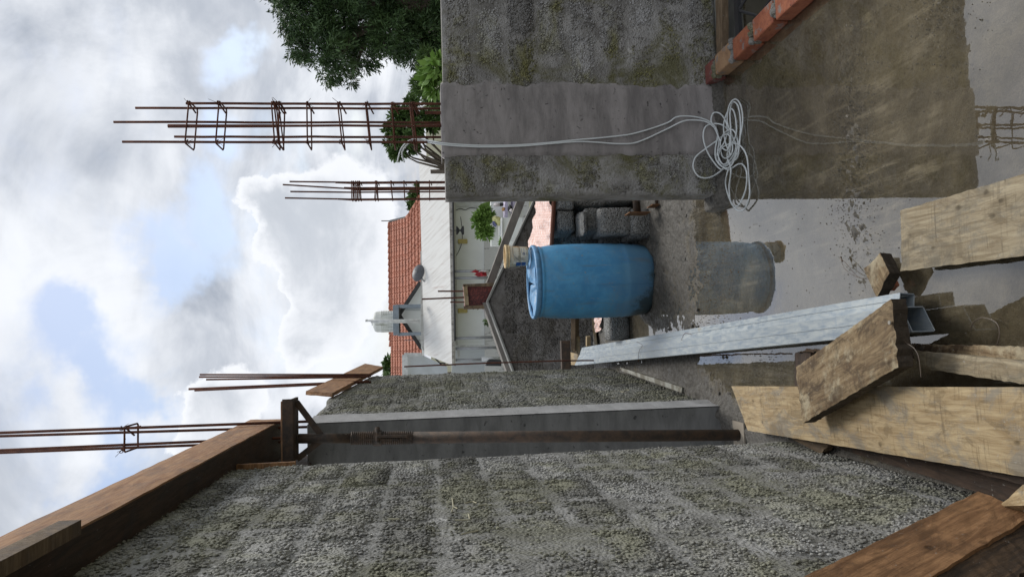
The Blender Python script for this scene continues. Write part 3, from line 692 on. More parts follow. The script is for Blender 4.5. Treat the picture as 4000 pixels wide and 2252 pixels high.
# ------------------------------------------------------------------ reinforcement
def bars(parent, lst, r, mat='rust_bar'):
    for a, c_ in lst:
        b = MB(); a, c_ = Vector(a), Vector(c_); n = 10; pts = [a.lerp(c_, i/n)+Vector((random.uniform(-1, 1), random.uniform(-1, 1), 0))*.0015*(0 < i < n) for i in range(n+1)]
        b.tube(pts, r, 7); b.build('bar', mat, parent, smooth=True)
def stirrup(parent, cx, cy, z, wx, wy, r, tilt=0., mat='rust_bar'):
    pts = []; cs = [(-1, -1), (1, -1), (1, 1), (-1, 1)]
    for i, (a, c_) in enumerate(cs):
        nx_, ny_ = cs[(i+1) % 4]
        for t in (.06, .5, .94): pts.append((cx+(a+(nx_-a)*t)*wx/2, cy+(c_+(ny_-c_)*t)*wy/2, z+tilt*(a+(nx_-a)*t)))
    b = MB(); b.tube(pts, r, 6, closed=True)
    b.tube([(cx+wx/2, cy-wy/2, z), (cx+wx/2-.05, cy-wy/2+.05, z-.03)], r, 6)
    return b.build('stirrup', mat, parent, smooth=True)
def tie(parent, x, y, z):
    b = MB(); 
    for q in range(2):
        a = random.random()*6; b.tube([(x, y, z), (x+.03*math.cos(a), y+.03*math.sin(a), z+random.uniform(-.04, .04))], .0012, 4)
    b.tube([(x+.011*math.cos(t), y+.011*math.sin(t), z+.006*math.sin(t*2)) for t in np.linspace(0, 9, 16)], .002, 4)
    b.build('wire_tie', 'rust_bar', parent)
cg = empty('rebar_cage', (1.19, 3.99, 1.53), 'tall rusty rebar cage rising from the cement band of the right wall', 'rebar cage')
W_ = .0
bl_ = []
bpx = [(729, 404, 0), (529, 422, 1), (444, 477, 1), (656, 490, 0), (681, 534, 1), (478, 554, 0)]
for tx, yy_, back in bpx:
    Yb = 4.07 if back else 3.935
    tp = ay(tx, yy_, Yb); bt = ay(1722, yy_+2, Yb); bl_.append(((bt.x, Yb, 1.5), tp))
bars(cg, bl_, .0068)
x0 = ay(1200, 404, 3.935).x; x1 = ay(1200, 554, 3.935).x; cxx = (x0+x1)/2; wx = abs(x0-x1)+.016
for zx in (757, 880, 1105, 1118, 1128, 1243, 1375, 1487, 1590, 1668, 1676):
    z_ = ay(zx/1.0359, 480, 3.93).z
    stirrup(cg, cxx, 4.0025, z_, wx, .15, .0042, random.uniform(-.012, .012)); tie(cg, x0, 3.935, z_); tie(cg, x1, 3.935, z_)
b = MB(); b.tube([ay(656, 493, 3.94), ay(1085, 492, 3.94)], .009, 6); b.build('bar', 'rust_bar', cg)
for yy_ in (440, 489):
    p_ = ay(1660, yy_, 3.96); b = MB(); b.tube([p_, (p_.x, 3.96, 1.5)], .009, 7); b.build('bar', 'rust_bar', cg)
# second cage further back on its own stub column
c2 = empty('rebar_cage', (1.87, 9.0, 1.2), 'smaller rusty rebar cage showing above the left end of the right wall, further away', 'rebar cage')
for tx, y0_, y1_ in ((1131, 709, 712), (1105, 721, 738), (1134, 748, 751), (1113, 773, 778), (1310, 713, 716), (1345, 733, 734), (1318, 777, 781), (1376, 742, 742)):
    a, c_ = ay(tx, y0_, 9.0+random.choice((-.07, .07))), ay(1380, y1_, 9.0)
    b = MB(); b.tube([a, c_, (c_.x, 9.0, 1.2)], .010, 6); b.build('bar', 'rust_bar', c2)
for zx in (1425, 1433, 1441, 1449, 1457, 1520, 1527, 1585, 1636, 1688, 1738):
    z_ = ay(zx/1.0359, 742, 9).z; stirrup(c2, 1.865, 9.0, z_, .215, .17, .006, random.uniform(-.01, .01))
b = MB(); b.box((1.87, 9.02, .1), (.24, .22, 2.2)); tag(b.build('concrete_column', 'concrete_beam', loc=(1.87, 9.02, -1)), 'grey column under the smaller rebar cage, behind the right wall', 'column')
# near left bars out of the concrete column
c3 = empty('rebar_cluster', (-.45, 4.15, 2.28), 'four tall rusty bars with one stirrup rising behind the brown formwork board', 'rebar')
def s6(x, y): return (x/1.6075, 1350+y/1.6075)
for (x_, y_, xb, yb, Yd) in ((0, 545, 1500, 490, 4.06), (0, 566, 1440, 523, 4.22), (0, 655, 1260, 600, 4.06), (0, 670, 1200, 624, 4.22)):
    a, c_ = ay(*s6(x_, y_), Yd), ay(*s6(xb, yb), Yd); d_ = (a-c_); a = a+d_*.6; c_ = c_-d_*((c_.z-2.26)/d_.z)
    b = MB(); b.tube([a, c_], .0075, 7); b.build('bar', 'rust_bar', c3, smooth=True)
zt, zb = ay(*s6(762, 590), 4.06).z, ay(*s6(885, 590), 4.22).z
xa, xb_ = ay(*s6(800, 515), 4.06).x, ay(*s6(800, 650), 4.1).x
stirrup(c3, (xa+xb_)/2, 4.14, (zt+zb)/2, abs(xa-xb_)+.014, .18, .005, .0); tie(c3, xa, 4.06, zt); tie(c3, xb_, 4.06, zt)
b = MB(); b.tube([ay(*s6(785, 580), 4.1), ay(*s6(770, 660), 4.1)], .004, 6); b.tube([ay(*s6(885, 505), 4.1), ay(*s6(820, 515), 4.1), ay(*s6(760, 520), 4.1)], .006, 6); b.build('hook', 'rust_bar', c3)
c4 = empty('rebar_cluster', (-.3, 6.0, 2.2), 'five bare rusty bars standing behind the board on the further left wall', 'rebar')
for (x_, y_, xb, yb, Yd) in ((1255, 180, 2200, 180, 6.25), (1250, 195, 2180, 190, 6.1), (1295, 211, 2160, 197, 5.95), (1185, 271, 2080, 233, 5.9), (1222, 279, 2060, 240, 6.1)):
    a, c_ = ay(*s6(x_, y_), Yd), ay(*s6(xb, yb), Yd); d_ = (a-c_); c_ = c_-d_*((c_.z-2.1)/d_.z)
    b = MB(); b.tube([a, c_], .0075 if y_ < 260 else .009, 7); b.build('bar', 'rust_bar', c4, smooth=True)
p_ = [ay(1579, 1431, 6.85), ay(1900, 1417, 6.8), ay(2200, 1408, 6.75)]
b = MB(); b.tube(p_+[(p_[-1].x-.01, 6.75, 0.0)], .007, 7); tag(b.build('steel_rod', 'rust_bar', loc=(p_[-1].x, 6.75, 0)), 'thin rusty rod standing upright at the far end of the further left wall', 'rod')

# ------------------------------------------------------------------ brick kerb and what lies beyond it
kb = empty('brick_kerb', (1.44, 3.9, 0), 'low kerb of orange and maroon bricks running out from the foot of the right wall', 'kerb')
yb = 3.99; mats = ['brick_maroon', 'brick_tan', 'brick_orange', 'brick_orange', 'brick_orange', 'brick_tan', 'brick_orange', 'brick_orange', 'brick_orange']
for i, mname in enumerate(mats):
    Lb = .205; b = MB(); b.box((1.445+random.uniform(-.006, .006), yb-Lb/2, .036+random.uniform(-.003, .004)), (.108, Lb, .075), Matrix.Rotation(random.uniform(-.03, .03), 3, 'Z'))
    o = b.build('brick', mname, kb); bevel_obj(o, .007, 2)
    m2 = MB(); nx = 6; 
    for q in range(14): m2.box((1.395+random.random()*.10, yb-Lb-.013+random.uniform(-.008, .008), .03+random.random()*.04), (.03, .03, .03), Matrix.Rotation(random.random()*3, 3, 'X')@Matrix.Rotation(random.random()*3, 3, 'Z'))
    bevel_obj(m2.build('mortar_joint', 'mortar_right', kb), .006, 1)
    yb -= Lb+.028
b = MB(); b.box((2.3, 3.93, -.08), (1.75, .12, .155)); tag(b.build('concrete_ledge', 'concrete_ledge', loc=(2.3, 3.93, -.15)), 'smooth grey concrete ledge below the foot of the mossy right wall', 'ledge')
plank('timber_batten', (1.475, 3.74, .035), (1.475, 3.83, .035), (2.6, 3.80, .00), (2.6, 3.72, .00), .04, 'wood_old', nl=16, rag=.005, label='rough wooden batten lying behind the brick kerb at the foot of the right wall', cat='batten')
b = MB()
gr = empty('metal_grille', (1.9, 3.35, -.1), 'dark metal grille with crossed bars leaning behind the brick kerb at the right edge', 'grille')
for a, c_ in (((1.50, 3.66, -.03), (2.6, 3.66, -.03)), ((1.50, 3.36, -.12), (2.6, 3.36, -.12)), ((1.50, 3.66, -.03), (1.50, 3.36, -.12))):
    b = MB(); b.beam(a, c_, .045, .02); b.build('frame_bar', 'black_pipe', gr)
for i in range(6):
    xx = 1.52+i*.19
    for s_ in (0, 1):
        b = MB(); b.tube([(xx+.19*s_, 3.65, -.03), (xx+.19*(1-s_), 3.37, -.12)], .008, 6); b.build('bar', 'black_pipe', gr)
b = MB(); b.box((2.3, 2.95, -.2), (1.6, .5, .3)); b.box((2.35, 2.5, -.26), (1.5, .25, .2)); tag(b.build('dark_crate', 'wood_dark', loc=(2.3, 2.95, -.35)), 'dark timber crate in the sunken space behind the brick kerb', 'crate')

# ------------------------------------------------------------------ blue drum and bucket
DC = Vector((.43, 5.375, 0)); DH = .875
dr_ = empty('plastic_drum', DC, 'large blue plastic drum with broken lid, muddy at the foot, standing on the wet floor', 'drum')
prof = [(0, .0), (.225, 0), (.240, .008), (.252, .03), (.258, .05), (.266, .12), (.2705, .185), (.2735, .20), (.2735, .215), (.2715, .228), (.273, .25), (.2745, .30), (.275, .45), (.2745, .58), (.271, .69), (.264, .77), (.2585, .80), (.2565, .812), (.261, .818), (.262, .828), (.2555, .836)]
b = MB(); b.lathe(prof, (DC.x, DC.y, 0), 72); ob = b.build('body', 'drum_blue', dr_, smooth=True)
me = ob.data; rs = random.Random(2)
for v in me.vertices:
    a = math.atan2(v.co.y, v.co.x); k_ = 1-.010*math.exp(-((a+1.9)/.25)**2)*math.exp(-((v.co.z-.25)/.2)**2)-.008*math.exp(-((a+1.2)/.5)**2)*math.exp(-((v.co.z-.22)/.06)**2)
    v.co.x *= k_; v.co.y *= k_
b = MB(); b.lathe([(.2555, .836), (.266, .842), (.2715, .852), (.2715, .870), (.266, .877), (.256, .877), (.250, .866), (.250, .84)], DC, 72); b.build('rim', 'drum_rim', dr_, smooth=True)
b = MB(); b.lathe([(.247, .862), (.244, .80), (.24, .5), (0.0, .5)], DC, 48); b.build('inner_wall', 'drum_inside', dr_, smooth=True)
# cut lid: one sound piece to the right carrying the bucket, a torn curled piece to the left
vs = []; 
def lidpiece(a0, a1, rin, z0, curl, name, ragn=3.):
    b = MB(); n = 30; ring = []
    for lay in (0, 1):
        for i in range(n+1):
            a = a0+(a1-a0)*i/n; ro = .2455; ri = rin+.02*math.sin(i*ragn)+.012*math.sin(i*1.7)
            for q in range(5):
                r_ = ro+(ri-ro)*q/4; zq = z0+curl*(q/4)**2+.006*math.sin(a*7+q)
                b.v.append(DC+Vector((r_*math.cos(a), r_*math.sin(a), zq-.004*lay)))
    K = (n+1)*5
    for i in range(n):
        for q in range(4): a_ = i*5+q; b.f += [(a_, a_+1, a_+6, a_+5), (K+a_, K+a_+5, K+a_+6, K+a_+1)]
        b.f.append((i*5+4, K+i*5+4, K+i*5+9, i*5+9))
    return b.build(name, 'drum_rim', dr_, smooth=True)
b = MB(); b.lathe([(0, .012), (.022, .012), (.024, .0), (.03, 0)], DC+Vector((.13, .10, .882)), 14); b.build('bung', 'drum_rim', dr_)
lidpiece(-1.75, 1.35, .02, .868, .022, 'lid_piece'); lidpiece(1.6, 3.9, .10, .856, -.03, 'lid_piece')
b = MB(); b.prism([DC+Vector((-.07, -.215, .872)), DC+Vector((.09, -.225, .878)), DC+Vector((.08, -.05, .888)), DC+Vector((-.045, -.10, .86))], (0, 0, .004)); b.build('lid_flap', 'drum_rim', dr_)
b = MB(); b.tube([DC+Vector((.2565*math.cos(-1.75), .2565*math.sin(-1.75), .78)), DC+Vector((.277*math.cos(-1.75), .277*math.sin(-1.75), .45)), DC+Vector((.273*math.cos(-1.75), .273*math.sin(-1.75), .2)), DC+Vector((.255*math.cos(-1.75), .255*math.sin(-1.75), .04))], .0032, 5); b.build('mould_seam', 'drum_blue', dr_)
bc = ay(2074, 1000, 5.40); BZ = .897; BC = Vector((bc.x, 5.40, BZ))
bk = empty('paint_bucket', BC, 'small dirty cream paint bucket with a printed label standing on the blue drum', 'bucket')
b = MB(); b.lathe([(0, 0), (.066, 0), (.069, .004), (.077, .13), (.078, .145)], BC, 40); ob = b.build('body', 'bucket', bk, smooth=True)
b = MB(); b.lathe([(.078, .135), (.084, .136), (.084, .144), (.0805, .146), (.0805, .150), (.086, .152), (.087, .168), (.083, .170), (.080, .168), (.079, .150)], BC, 40); b.build('rim', 'bucket_rim', bk, smooth=True)
b = MB(); b.lathe([(.078, .16), (.074, .06), (.0, .06)], BC, 30); b.build('inside', 'bucket_rim', bk, smooth=True)
b = MB(); b.lathe([(.0712, .018), (.0765, .112)], BC, 30, R(215), R(325)); b.build('label', 'label_pale', bk, smooth=True)
b = MB(); b.lathe([(.0722, .020), (.0772, .092)], BC, 10, R(196), R(228)); b.build('label_panel', 'label_blue', bk, smooth=True)
b = MB()
for i in range(5): b.lathe([(.0728+i*.00062, .104-.0-(4-i)*.018), (.0729+i*.00062, .106-(4-i)*.018)], BC, 10, R(280+random.randint(0, 6)), R(318))
b.build('label_print', 'label_blue', bk)
b = MB()
for i in range(9):
    zz_ = .026+i*.0095; rr_ = .0716+zz_*.052; b.lathe([(rr_+.0009, zz_), (rr_+.001, zz_+.0028)], BC, 8, R(236+random.randint(0, 4)), R(262+random.randint(-5, 8)))
b.build('label_print', 'label_print', bk)
# small circular mark and wire handle
a_ = R(278); cpt = BC+Vector((.0752*math.cos(a_), .0752*math.sin(a_), .036)); b = MB(); e1 = Vector((-math.sin(a_), math.cos(a_), 0))
b.tube([cpt+e1*.007*math.cos(t)+Vector((0, 0, .007*math.sin(t))) for t in np.linspace(0, 6.2, 14)], .0018, 5, closed=False); b.build('label_mark', 'label_blue', bk)
b = MB(); b.tube(spline([BC+Vector((-.086, 0, .13)), BC+Vector((-.088, -.03, .085)), BC+Vector((-.06, -.07, .055)), BC+Vector((.0, -.092, .115)), BC+Vector((.06, -.066, .12)), BC+Vector((.086, 0, .13))], 5), .0022, 6); b.build('handle', 'wire', bk, smooth=True)

# ------------------------------------------------------------------ stacked blocks right of the drum
def sblock(c, d, rz, label, mat='block_dark', ds=.0, cat='block', group='loose concrete blocks beside the drum', tl=0.):
    nx, ny, nz = 6, 5, 4; bm = bmesh.new(); bmesh.ops.create_cube(bm, size=1)
    bmesh.ops.subdivide_edges(bm, edges=bm.edges, cuts=4, use_grid_fill=True)
    rr = random.Random(int(c[0]*1000+c[2]*777))
    for v in bm.verts:
        x, y, z = v.co; r_ = .012
        v.co = Vector((x*d[0], y*d[1], z*d[2]))
        n_e = (abs(x) > .49)+(abs(y) > .49)+(abs(z) > .49)
        if n_e >= 2: v.co -= Vector((math.copysign(.008, x) if abs(x) > .49 else 0, math.copysign(.008, y) if abs(y) > .49 else 0, math.copysign(.008, z) if abs(z) > .49 else 0))
        v.co += Vector((rr.uniform(-1, 1), rr.uniform(-1, 1), rr.uniform(-1, 1)))*.0035
    me = bpy.data.meshes.new('block'); bm.to_mesh(me); bm.free(); me.materials.append(MT[mat])
    for p in me.polygons: p.use_smooth = True
    o = bpy.data.objects.new('concrete_block', me); COL.objects.link(o); o.location = c; o.rotation_euler = (0, tl, rz)
    return tag(o, label, cat, group)
def fb(x0, x1, y0, y1, Yf, dep, lab, rz=0., ztop=None):
    s = 3.453; a = ay(1920+x0/s, 740+y1/s, Yf); c_ = ay(1920+x1/s, 740+y0/s, Yf)
    zt_, zb_ = a.z, c_.z; xl, xr = a.x, c_.x
    return sblock(((xl+xr)/2, Yf+dep/2, (zt_+zb_)/2), (abs(xr-xl), dep, zt_-zb_), rz, lab)
fb(1900, 2228, 255, 640, 5.20, .34, 'lowest front block of the stack, behind the rusty jack plate, right of the drum', .04)
fb(1462, 1895, 215, 602, 5.24, .34, 'tallest pale-topped block standing on the lowest front block of the stack', -.05)
fb(1270, 1462, 255, 600, 5.33, .30, 'mortar-crusted block third from the bottom in the front of the stack', .1)
fb(1235, 1290, 265, 590, 5.26, .30, 'thin broken slab with pale mortar edge lying on the third block of the stack', -.1)
fb(893, 1125, 285, 585, 5.48, .30, 'top front block of the stack just under the checked sheet', .06)
fb(858, 1120, 20, 268, 5.50, .30, 'top block of the stack partly hidden by the end of the right wall', -.03)
fb(1130, 1560, 0, 240, 5.62, .30, 'pale rough block beside the end of the right wall, under the top row', .05)
fb(1560, 1905, -60, 195, 5.60, .30, 'dark block low in the stack, mostly behind the end of the right wall', 0)
fb(962, 1200, 575, 760, 5.68, .25, 'pale-topped block in the back row just right of the drum rim', -.08)
fb(1205, 1455, 580, 760, 5.66, .25, 'middle block in the back row, right of the drum', 0)
fb(1460, 1900, 590, 760, 5.62, .25, 'dark tall block low in the back row against the drum', .03)
fb(1900, 2190, 640, 760, 5.62, .25, 'bottom block of the back row almost hidden by the drum', 0)
fb(1905, 2200, -120, 240, 5.66, .3, 'ground-level block behind the two jack tubes', 0)
# block left of the drum
b0 = az(1920+1505/2.789, 1080+430/2.789); b1 = az(1920+1505/2.789, 1080+675/2.789)
sblock(((b0.x+b1.x)/2+.09, b0.y+.12, .085), (abs(b0.x-b1.x)+.20, .22, .17), .0, 'single wet dark block lying on the floor left of the drum', group=None)
# jack tubes with base plates
for (cx_, cz_, r_, yy_, xx0, lab) in ((1982, 2.0, .03, 5.08, 805, 'rusty jack tube with a square base plate pointing out from behind the right wall, upper one'),):
    pass
def jack(px, py, Yd, lab, r_, plate):
    # tube stands out sideways from behind the wall end, plate on its free end
    e = ay(px, py, Yd); rt = empty('screw_jack', (e.x, Yd, e.z), lab, 'jack', 'screw jacks by the block stack')
    b = MB(); b.tube([(e.x, Yd, e.z), (e.x+.35, Yd+.06, e.z+.0)], r_, 16); b.build('tube', 'rust_prop', rt, smooth=True)
    b = MB(); b.box((e.x-.004, Yd, e.z), (.006, .13, plate)); b.build('base_plate', 'rust_plate', rt)
jack(2490, 832, 5.03, 'rusty jack tube with square base plate lying on its side against the block stack', .026, .15)
jack(2573, 802, 5.00, 'lower grey jack tube with a thin base plate on the floor', .022, .13)

# checked sheet over the pile
def sheet(name, corners, nu, nv, amp, label, uvs, seed, mat='check_cloth', droop=None):
    A, B, Cc, D = map(Vector, corners); vs = []; fs = []; uv = []
    gu, gv = np.meshgrid(np.linspace(0, 1, nu+1), np.linspace(0, 1, nv+1), indexing='ij'); nz_ = vnoise(gu, gv, 5, seed, 4, .5)
    for i in range(nu+1):
        for j in range(nv+1):
            s, t = i/nu, j/nv; p = (A*(1-s)+B*s)*(1-t)+(D*(1-s)+Cc*s)*t
            p.z += amp*nz_[i, j]+(droop(s, t) if droop else 0); vs.append(p); uv.append((s*uvs[0], t*uvs[1]))
    for i in range(nu):
        for j in range(nv): a = i*(nv+1)+j; fs.append((a, a+nv+1, a+nv+2, a+1))
    o = mk(name, vs, fs, mat, loc=A, smooth=True); ul = o.data.uv_layers.new()
    for l in o.data.loops: ul.data[l.index].uv = uv[l.vertex_index]
    return tag(o, label, 'sheet')
s = 3.453
q = lambda x, y, Yd: ay(1920+x/s, 740+y/s, Yd)
sh = sheet('plastic_sheet', [q(800, 780, 5.5), q(830, 60, 5.5), q(620, 60, 6.6), q(500, 780, 6.3)], 40, 30, .045, 'pink and white checked plastic sheet spread over the block pile right of the drum', (34, 20), 5)
b = MB(); b.tube(spline([q(805, 780, 5.49), q(812, 600, 5.49), q(828, 300, 5.49), q(838, 60, 5.49)], 6), .013, 6)
b.tube(spline([q(820, 780, 5.5), q(828, 600, 5.5), q(846, 300, 5.5), q(852, 60, 5.5)], 6), .010, 6); b.build('hem', 'cloth_hem', sh)
b = MB(); a0 = q(600, 780, 5.9); b.box(((a0.x+q(600, 60, 5.9).x)/2, 6.15, .33), (.95, .75, .62)); tag(b.build('sand_pile', 'block_dark', loc=(1.0, 6.1, 0)), 'stacked grey blocks hidden under the checked plastic sheet', 'block pile')
s4 = lambda x, y, z=0: az(1920+x/2.789, 1080+y/2.789, z)
sheet('plastic_sheet', [s4(1200, 430, .03), s4(1180, 590, .03), s4(1125, 610, .05), s4(1125, 430, .05)], 12, 8, .03, 'crumpled corner of pink plastic sheet on the floor left of the drum', (9, 5), 8)
# timber and scrap at the slab edge
plank('floor_timber', s4(862, 380, .12), s4(905, 380, .0), s4(905, 830, .0), s4(862, 800, .12), .05, 'wood_old', nl=16, label='long brown timber lying across behind the drum at the foot of the brown gable wall', cat='timber')
plank('pale_batten', s4(1085, 430, .06), s4(1112, 430, .0), s4(1140, 745, .0), s4(1118, 745, .06), .03, 'wood_pale', nl=12, rag=.001, label='pale new batten along the slab edge left of the drum', cat='batten')
for x0_, x1_, y0_, y1_, lab in ((935, 958, 650, 830, 'taller pale stake by the slab edge, left of the drum'), (1057, 1074, 648, 755, 'shorter pale stake by the slab edge, nearer the drum')):
    pa, pb = s4(x1_, y0_, .0), s4(x1_, y1_, .0); b = MB(); b.beam(pa+Vector((0, 0, .02)), pb+Vector((0, 0, .02)), .05, .04); o = tag(b.build('stake', 'wood_pale', loc=pb), lab, 'stake')
plank('plywood_scrap', s4(855, 820, .0), s4(855, 960, .0), s4(905, 960, .0), s4(960, 850, .0), .02, 'wood_pale', nl=6, rag=.001, label='scrap of pale plywood at the far end of the steel channels', cat='plywood scrap')
an = ay(1920+800/2.789, 1080+760/2.789, 8.0); an2 = ay(1920+790/2.789, 1080+955/2.789, 8.0)
b = MB(); b.box(((an.x+an2.x)/2, 8.1, (an.z+an2.z)/2-.03), (.32, .08, .10)); tag(b.build('steel_angle', 'rust_prop', loc=an2), 'rusty steel plate leaning by the far end of the further left wall', 'steel plate')

# ------------------------------------------------------------------ galvanised channels and tube
def channel(name, A, B, Cc, D, hgt, label, lip=.008, t=.003):
    A, B, Cc, D = map(Vector, (A, B, Cc, D)); x = ((Cc+D)-(A+B)).normalized(); nz_ = x.cross(B-A).normalized()
    if nz_.z < 0: nz_ = -nz_
    yv = nz_.cross(x); o = (A+B+Cc+D)/4
    M = Matrix(((x.x, yv.x, nz_.x, o.x), (x.y, yv.y, nz_.y, o.y), (x.z, yv.z, nz_.z, o.z), (0, 0, 0, 1)))
    rt = bpy.data.objects.new(name, None); COL.objects.link(rt); rt.matrix_basis = Matrix.Translation(o); tag(rt, label, 'steel channel', 'galvanised channels')
    def strip(nm, p, mat='galvanised'):   # p = 4 corners of a sheet, given thickness downwards
        b = MB(); n = (p[1]-p[0]).cross(p[3]-p[0]).normalized()*t
        N_ = 16
        for lay in (0, 1):
            for i in range(N_+1):
                s_ = i/N_; b.v += [p[0].lerp(p[3], s_)+n*lay, p[1].lerp(p[2], s_)+n*lay]
        K = 2*(N_+1)
        for i in range(N_): a = 2*i; b.f += [(a, a+1, a+3, a+2), (K+a, K+a+2, K+a+3, K+a+1), (a, a+2, K+a+2, K+a), (a+1, K+a+1, K+a+3, a+3)]
        b.f += [(0, K, K+1, 1), (2*N_, 2*N_+1, K+2*N_+1, K+2*N_)]
        ob = mk(nm, b.v, b.f, mat, rt, mat4=M); ob.matrix_parent_inverse = rt.matrix_basis.inverted(); return ob
    dn = -nz_*hgt; i1 = (B-A).normalized()
    strip('web', [A, B, Cc, D]); strip('flange', [A, A+dn, D+dn, D]); strip('flange', [B+dn, B, Cc, Cc+dn])
    strip('inner_web', [A+dn+i1*.001, B+dn-i1*.001, Cc+dn-i1*.001, D+dn+i1*.001])
    # rolled groove along the web
    q1_, q2_ = A.lerp(B, .52), A.lerp(B, .58); q3_, q4_ = D.lerp(Cc, .58), D.lerp(Cc, .52); up = nz_*.003
    strip('rolled_rib', [q1_+up, q2_+up, q3_+up, q4_+up])
    return rt
zc = .13
L1, L2 = az(1920+905/2.789, 1080+962/2.789, .12), az(3562, 1292, zc+.015)
F1, F2 = az(1920+955/2.789, 1080+858/2.789, .12), az(3520, 1200, zc+.015)
channel('steel_channel', L1, F1, F2, L2, .075, 'left galvanised steel channel of the pair, lying lengthwise beside the puddle under the short plank')
G1, G2 = az(1920+960/2.789, 1080+850/2.789, .075), az(3512, 1196, .10)
K1, K2 = az(1920+985/2.789, 1080+775/2.789, .07), az(3515, 1146, .095)
channel('steel_channel', G1, K1, K2, G2, .05, 'right galvanised steel channel of the pair, narrower and nearer the drum')
b = MB()
def wirepts(l, z): return spline([az(2400+x/1.61, 900+y/1.61, z) for x, y in l], 6)
b.tube(wirepts([(150, 830), (155, 760), (175, 720), (140, 700)], .14), .0013, 5); b.tube(wirepts([(420, 690), (445, 645), (490, 655)], .14), .0013, 5)
tag(b.build('tie_wire', 'rust_bar'), 'thin wire looped round the two steel channels near their far end', 'wire')
tA, tB = az(1560*1.5534, 926*1.5534, .04), az(1575*1.5534, 940*1.5534, .04)
tube_r = plank('box_tube', az(2420, 1433, .045), az(2425, 1447, .045), az(1920+2062/2.789, 1080+1262/2.789, .045), az(1920+2070/2.789, 1080+1205/2.789, .045), .03, 'aluminium', nl=8, nw=1, rag=.0002,
      label='long rectangular metal straightedge lying at the foot of the further left wall', cat='metal tube')
bt = az(3260, 1440, .0)
plank('timber_sleeper', az(3102, 1378, .07), az(3164, 1378, .07), az(3164, 1620, .07), az(3102, 1620, .07), .05, 'wood_dark', nl=8, label='dark wet timber lying crosswise under the steel channels and the big plank', cat='timber')

# ------------------------------------------------------------------ foreground planks
z5 = lambda x, y, z: az(2400+x/1.61, 1500+y/1.61, z)
z4 = lambda x, y, z: az(2400+x/1.61, 900+y/1.61, z)
def ext(a, b_, f): return a+(b_-a)*f
# big pale plank
A_ = z5(835, 290, .09); B_ = z5(733, 12, .09); C_ = az(4000, 1512, .19); D_ = az(4000, 1862, .19)
plank('timber_plank', A_, B_, ext(B_, C_, 1.6), ext(A_, D_, 1.6), .032, 'wood_pale', nl=90, nw=6, rag=.0016, label='widest pale plank lying on top of the pile, running away along the left wall', cat='plank')
# under planks near the wall
A_ = z5(1925, 470, .10); B_ = z5(1925, 250, .10); C_ = az(4000, 1760, .15); D_ = az(4000, 1925, .15)
plank('timber_plank', A_, B_, ext(B_, C_, 1.5), ext(z5(1950, 600, .10), D_, 1.5), .035, 'wood_dark', nl=24, label='dark plank just under the widest pale plank', cat='plank')
A_ = z5(1110, 338, .05); B_ = z5(1350, 372, .05); C_ = z5(1400, 400, .05)
plank('timber_offcut', z5(1290, 437, .05), z5(1355, 372, .05), z5(1150, 300, .05), z5(1105, 338, .05), .035, 'wood_old', nl=8, label='small timber end poking out between the widest plank and the left wall', cat='offcut')
plank('timber_plank', z5(1330, 380, .03), z5(1900, 300, .03), ext(z5(1900, 300, .03), az(4000, 1850, .05), 1.4), ext(z5(1380, 440, .03), az(4000, 1990, .05), 1.4), .03, 'wood_dark', nl=20, label='lowest dark plank on the floor tight against the left wall', cat='plank')
# two boards to the right of the wide plank
A_ = z4(1830, 722, .055); B_ = z4(1830, 712, .055)
plank('timber_plank', z4(1840, 800, .06), z4(1830, 712, .06), ext(z4(1830, 712, .06), az(4000, 1354, .09), 1.5), ext(z4(1850, 900, .06), az(4000, 1500, .09), 1.5), .03, 'wood_worn', nl=60, rag=.005, label='splintery plank with its fuzzy edge next to the dark water', cat='plank')
plank('timber_plank', z4(1900, 860, .10), z4(1870, 755, .10), ext(z4(1870, 755, .10), az(4000, 1408, .125), 1.5), ext(z4(2060, 985, .10), az(4000, 1525, .125), 1.5), .03, 'wood_grey', nl=34, rag=.003, label='grey-brown plank between the splintery plank and the widest plank', cat='plank')
# short plank across
pz0, pz1 = .26, .235
A_ = az(3478, 1167, .245); B_ = az(3506, 1431, .255); C_ = az(3133, 1652, .225); D_ = az(3105, 1434, .215)
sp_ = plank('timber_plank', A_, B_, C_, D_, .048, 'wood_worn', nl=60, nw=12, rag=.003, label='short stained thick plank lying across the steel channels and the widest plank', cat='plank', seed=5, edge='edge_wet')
b = MB(); np_ = az(3300+425/2.417, 900+868/2.417, .253); b.lathe([(0, .003), (.006, .003), (.0065, 0)], np_, 12); b.build('nail_head', 'wire', sp_)
# right plank
A_ = az(3514, 822, .075); B_ = az(3517, 1059, .075); C_ = az(4000, 999, .085); D_ = az(4000, 679, .085)
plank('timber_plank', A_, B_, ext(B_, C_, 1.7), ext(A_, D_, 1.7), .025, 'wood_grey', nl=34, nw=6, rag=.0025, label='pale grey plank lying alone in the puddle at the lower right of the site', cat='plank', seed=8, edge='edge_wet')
# small wood block with red scrap
s = 2.417; Zb = .085
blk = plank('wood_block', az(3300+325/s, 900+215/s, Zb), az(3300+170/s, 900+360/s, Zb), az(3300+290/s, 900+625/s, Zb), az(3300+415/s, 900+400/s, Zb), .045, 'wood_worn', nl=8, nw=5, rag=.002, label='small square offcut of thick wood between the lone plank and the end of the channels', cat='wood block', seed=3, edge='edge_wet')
b = MB(); r0 = az(3300+445/s, 900+520/s, .035); b.box(r0, (.02, .035, .03), Matrix.Rotation(.5, 3, 'Z')); tag(b.build('brick_chip', 'brick_orange', loc=r0), 'small red brick chip under the square wood offcut', 'brick chip')
# standing water reflection support: block rests on chip and a stone
b = MB(); b.box(az(3300+330/s, 900+330/s, .02), (.05, .05, .045)); tag(b.build('stone', 'block_dark'), 'grey pebble hidden under the square wood offcut', 'stone')
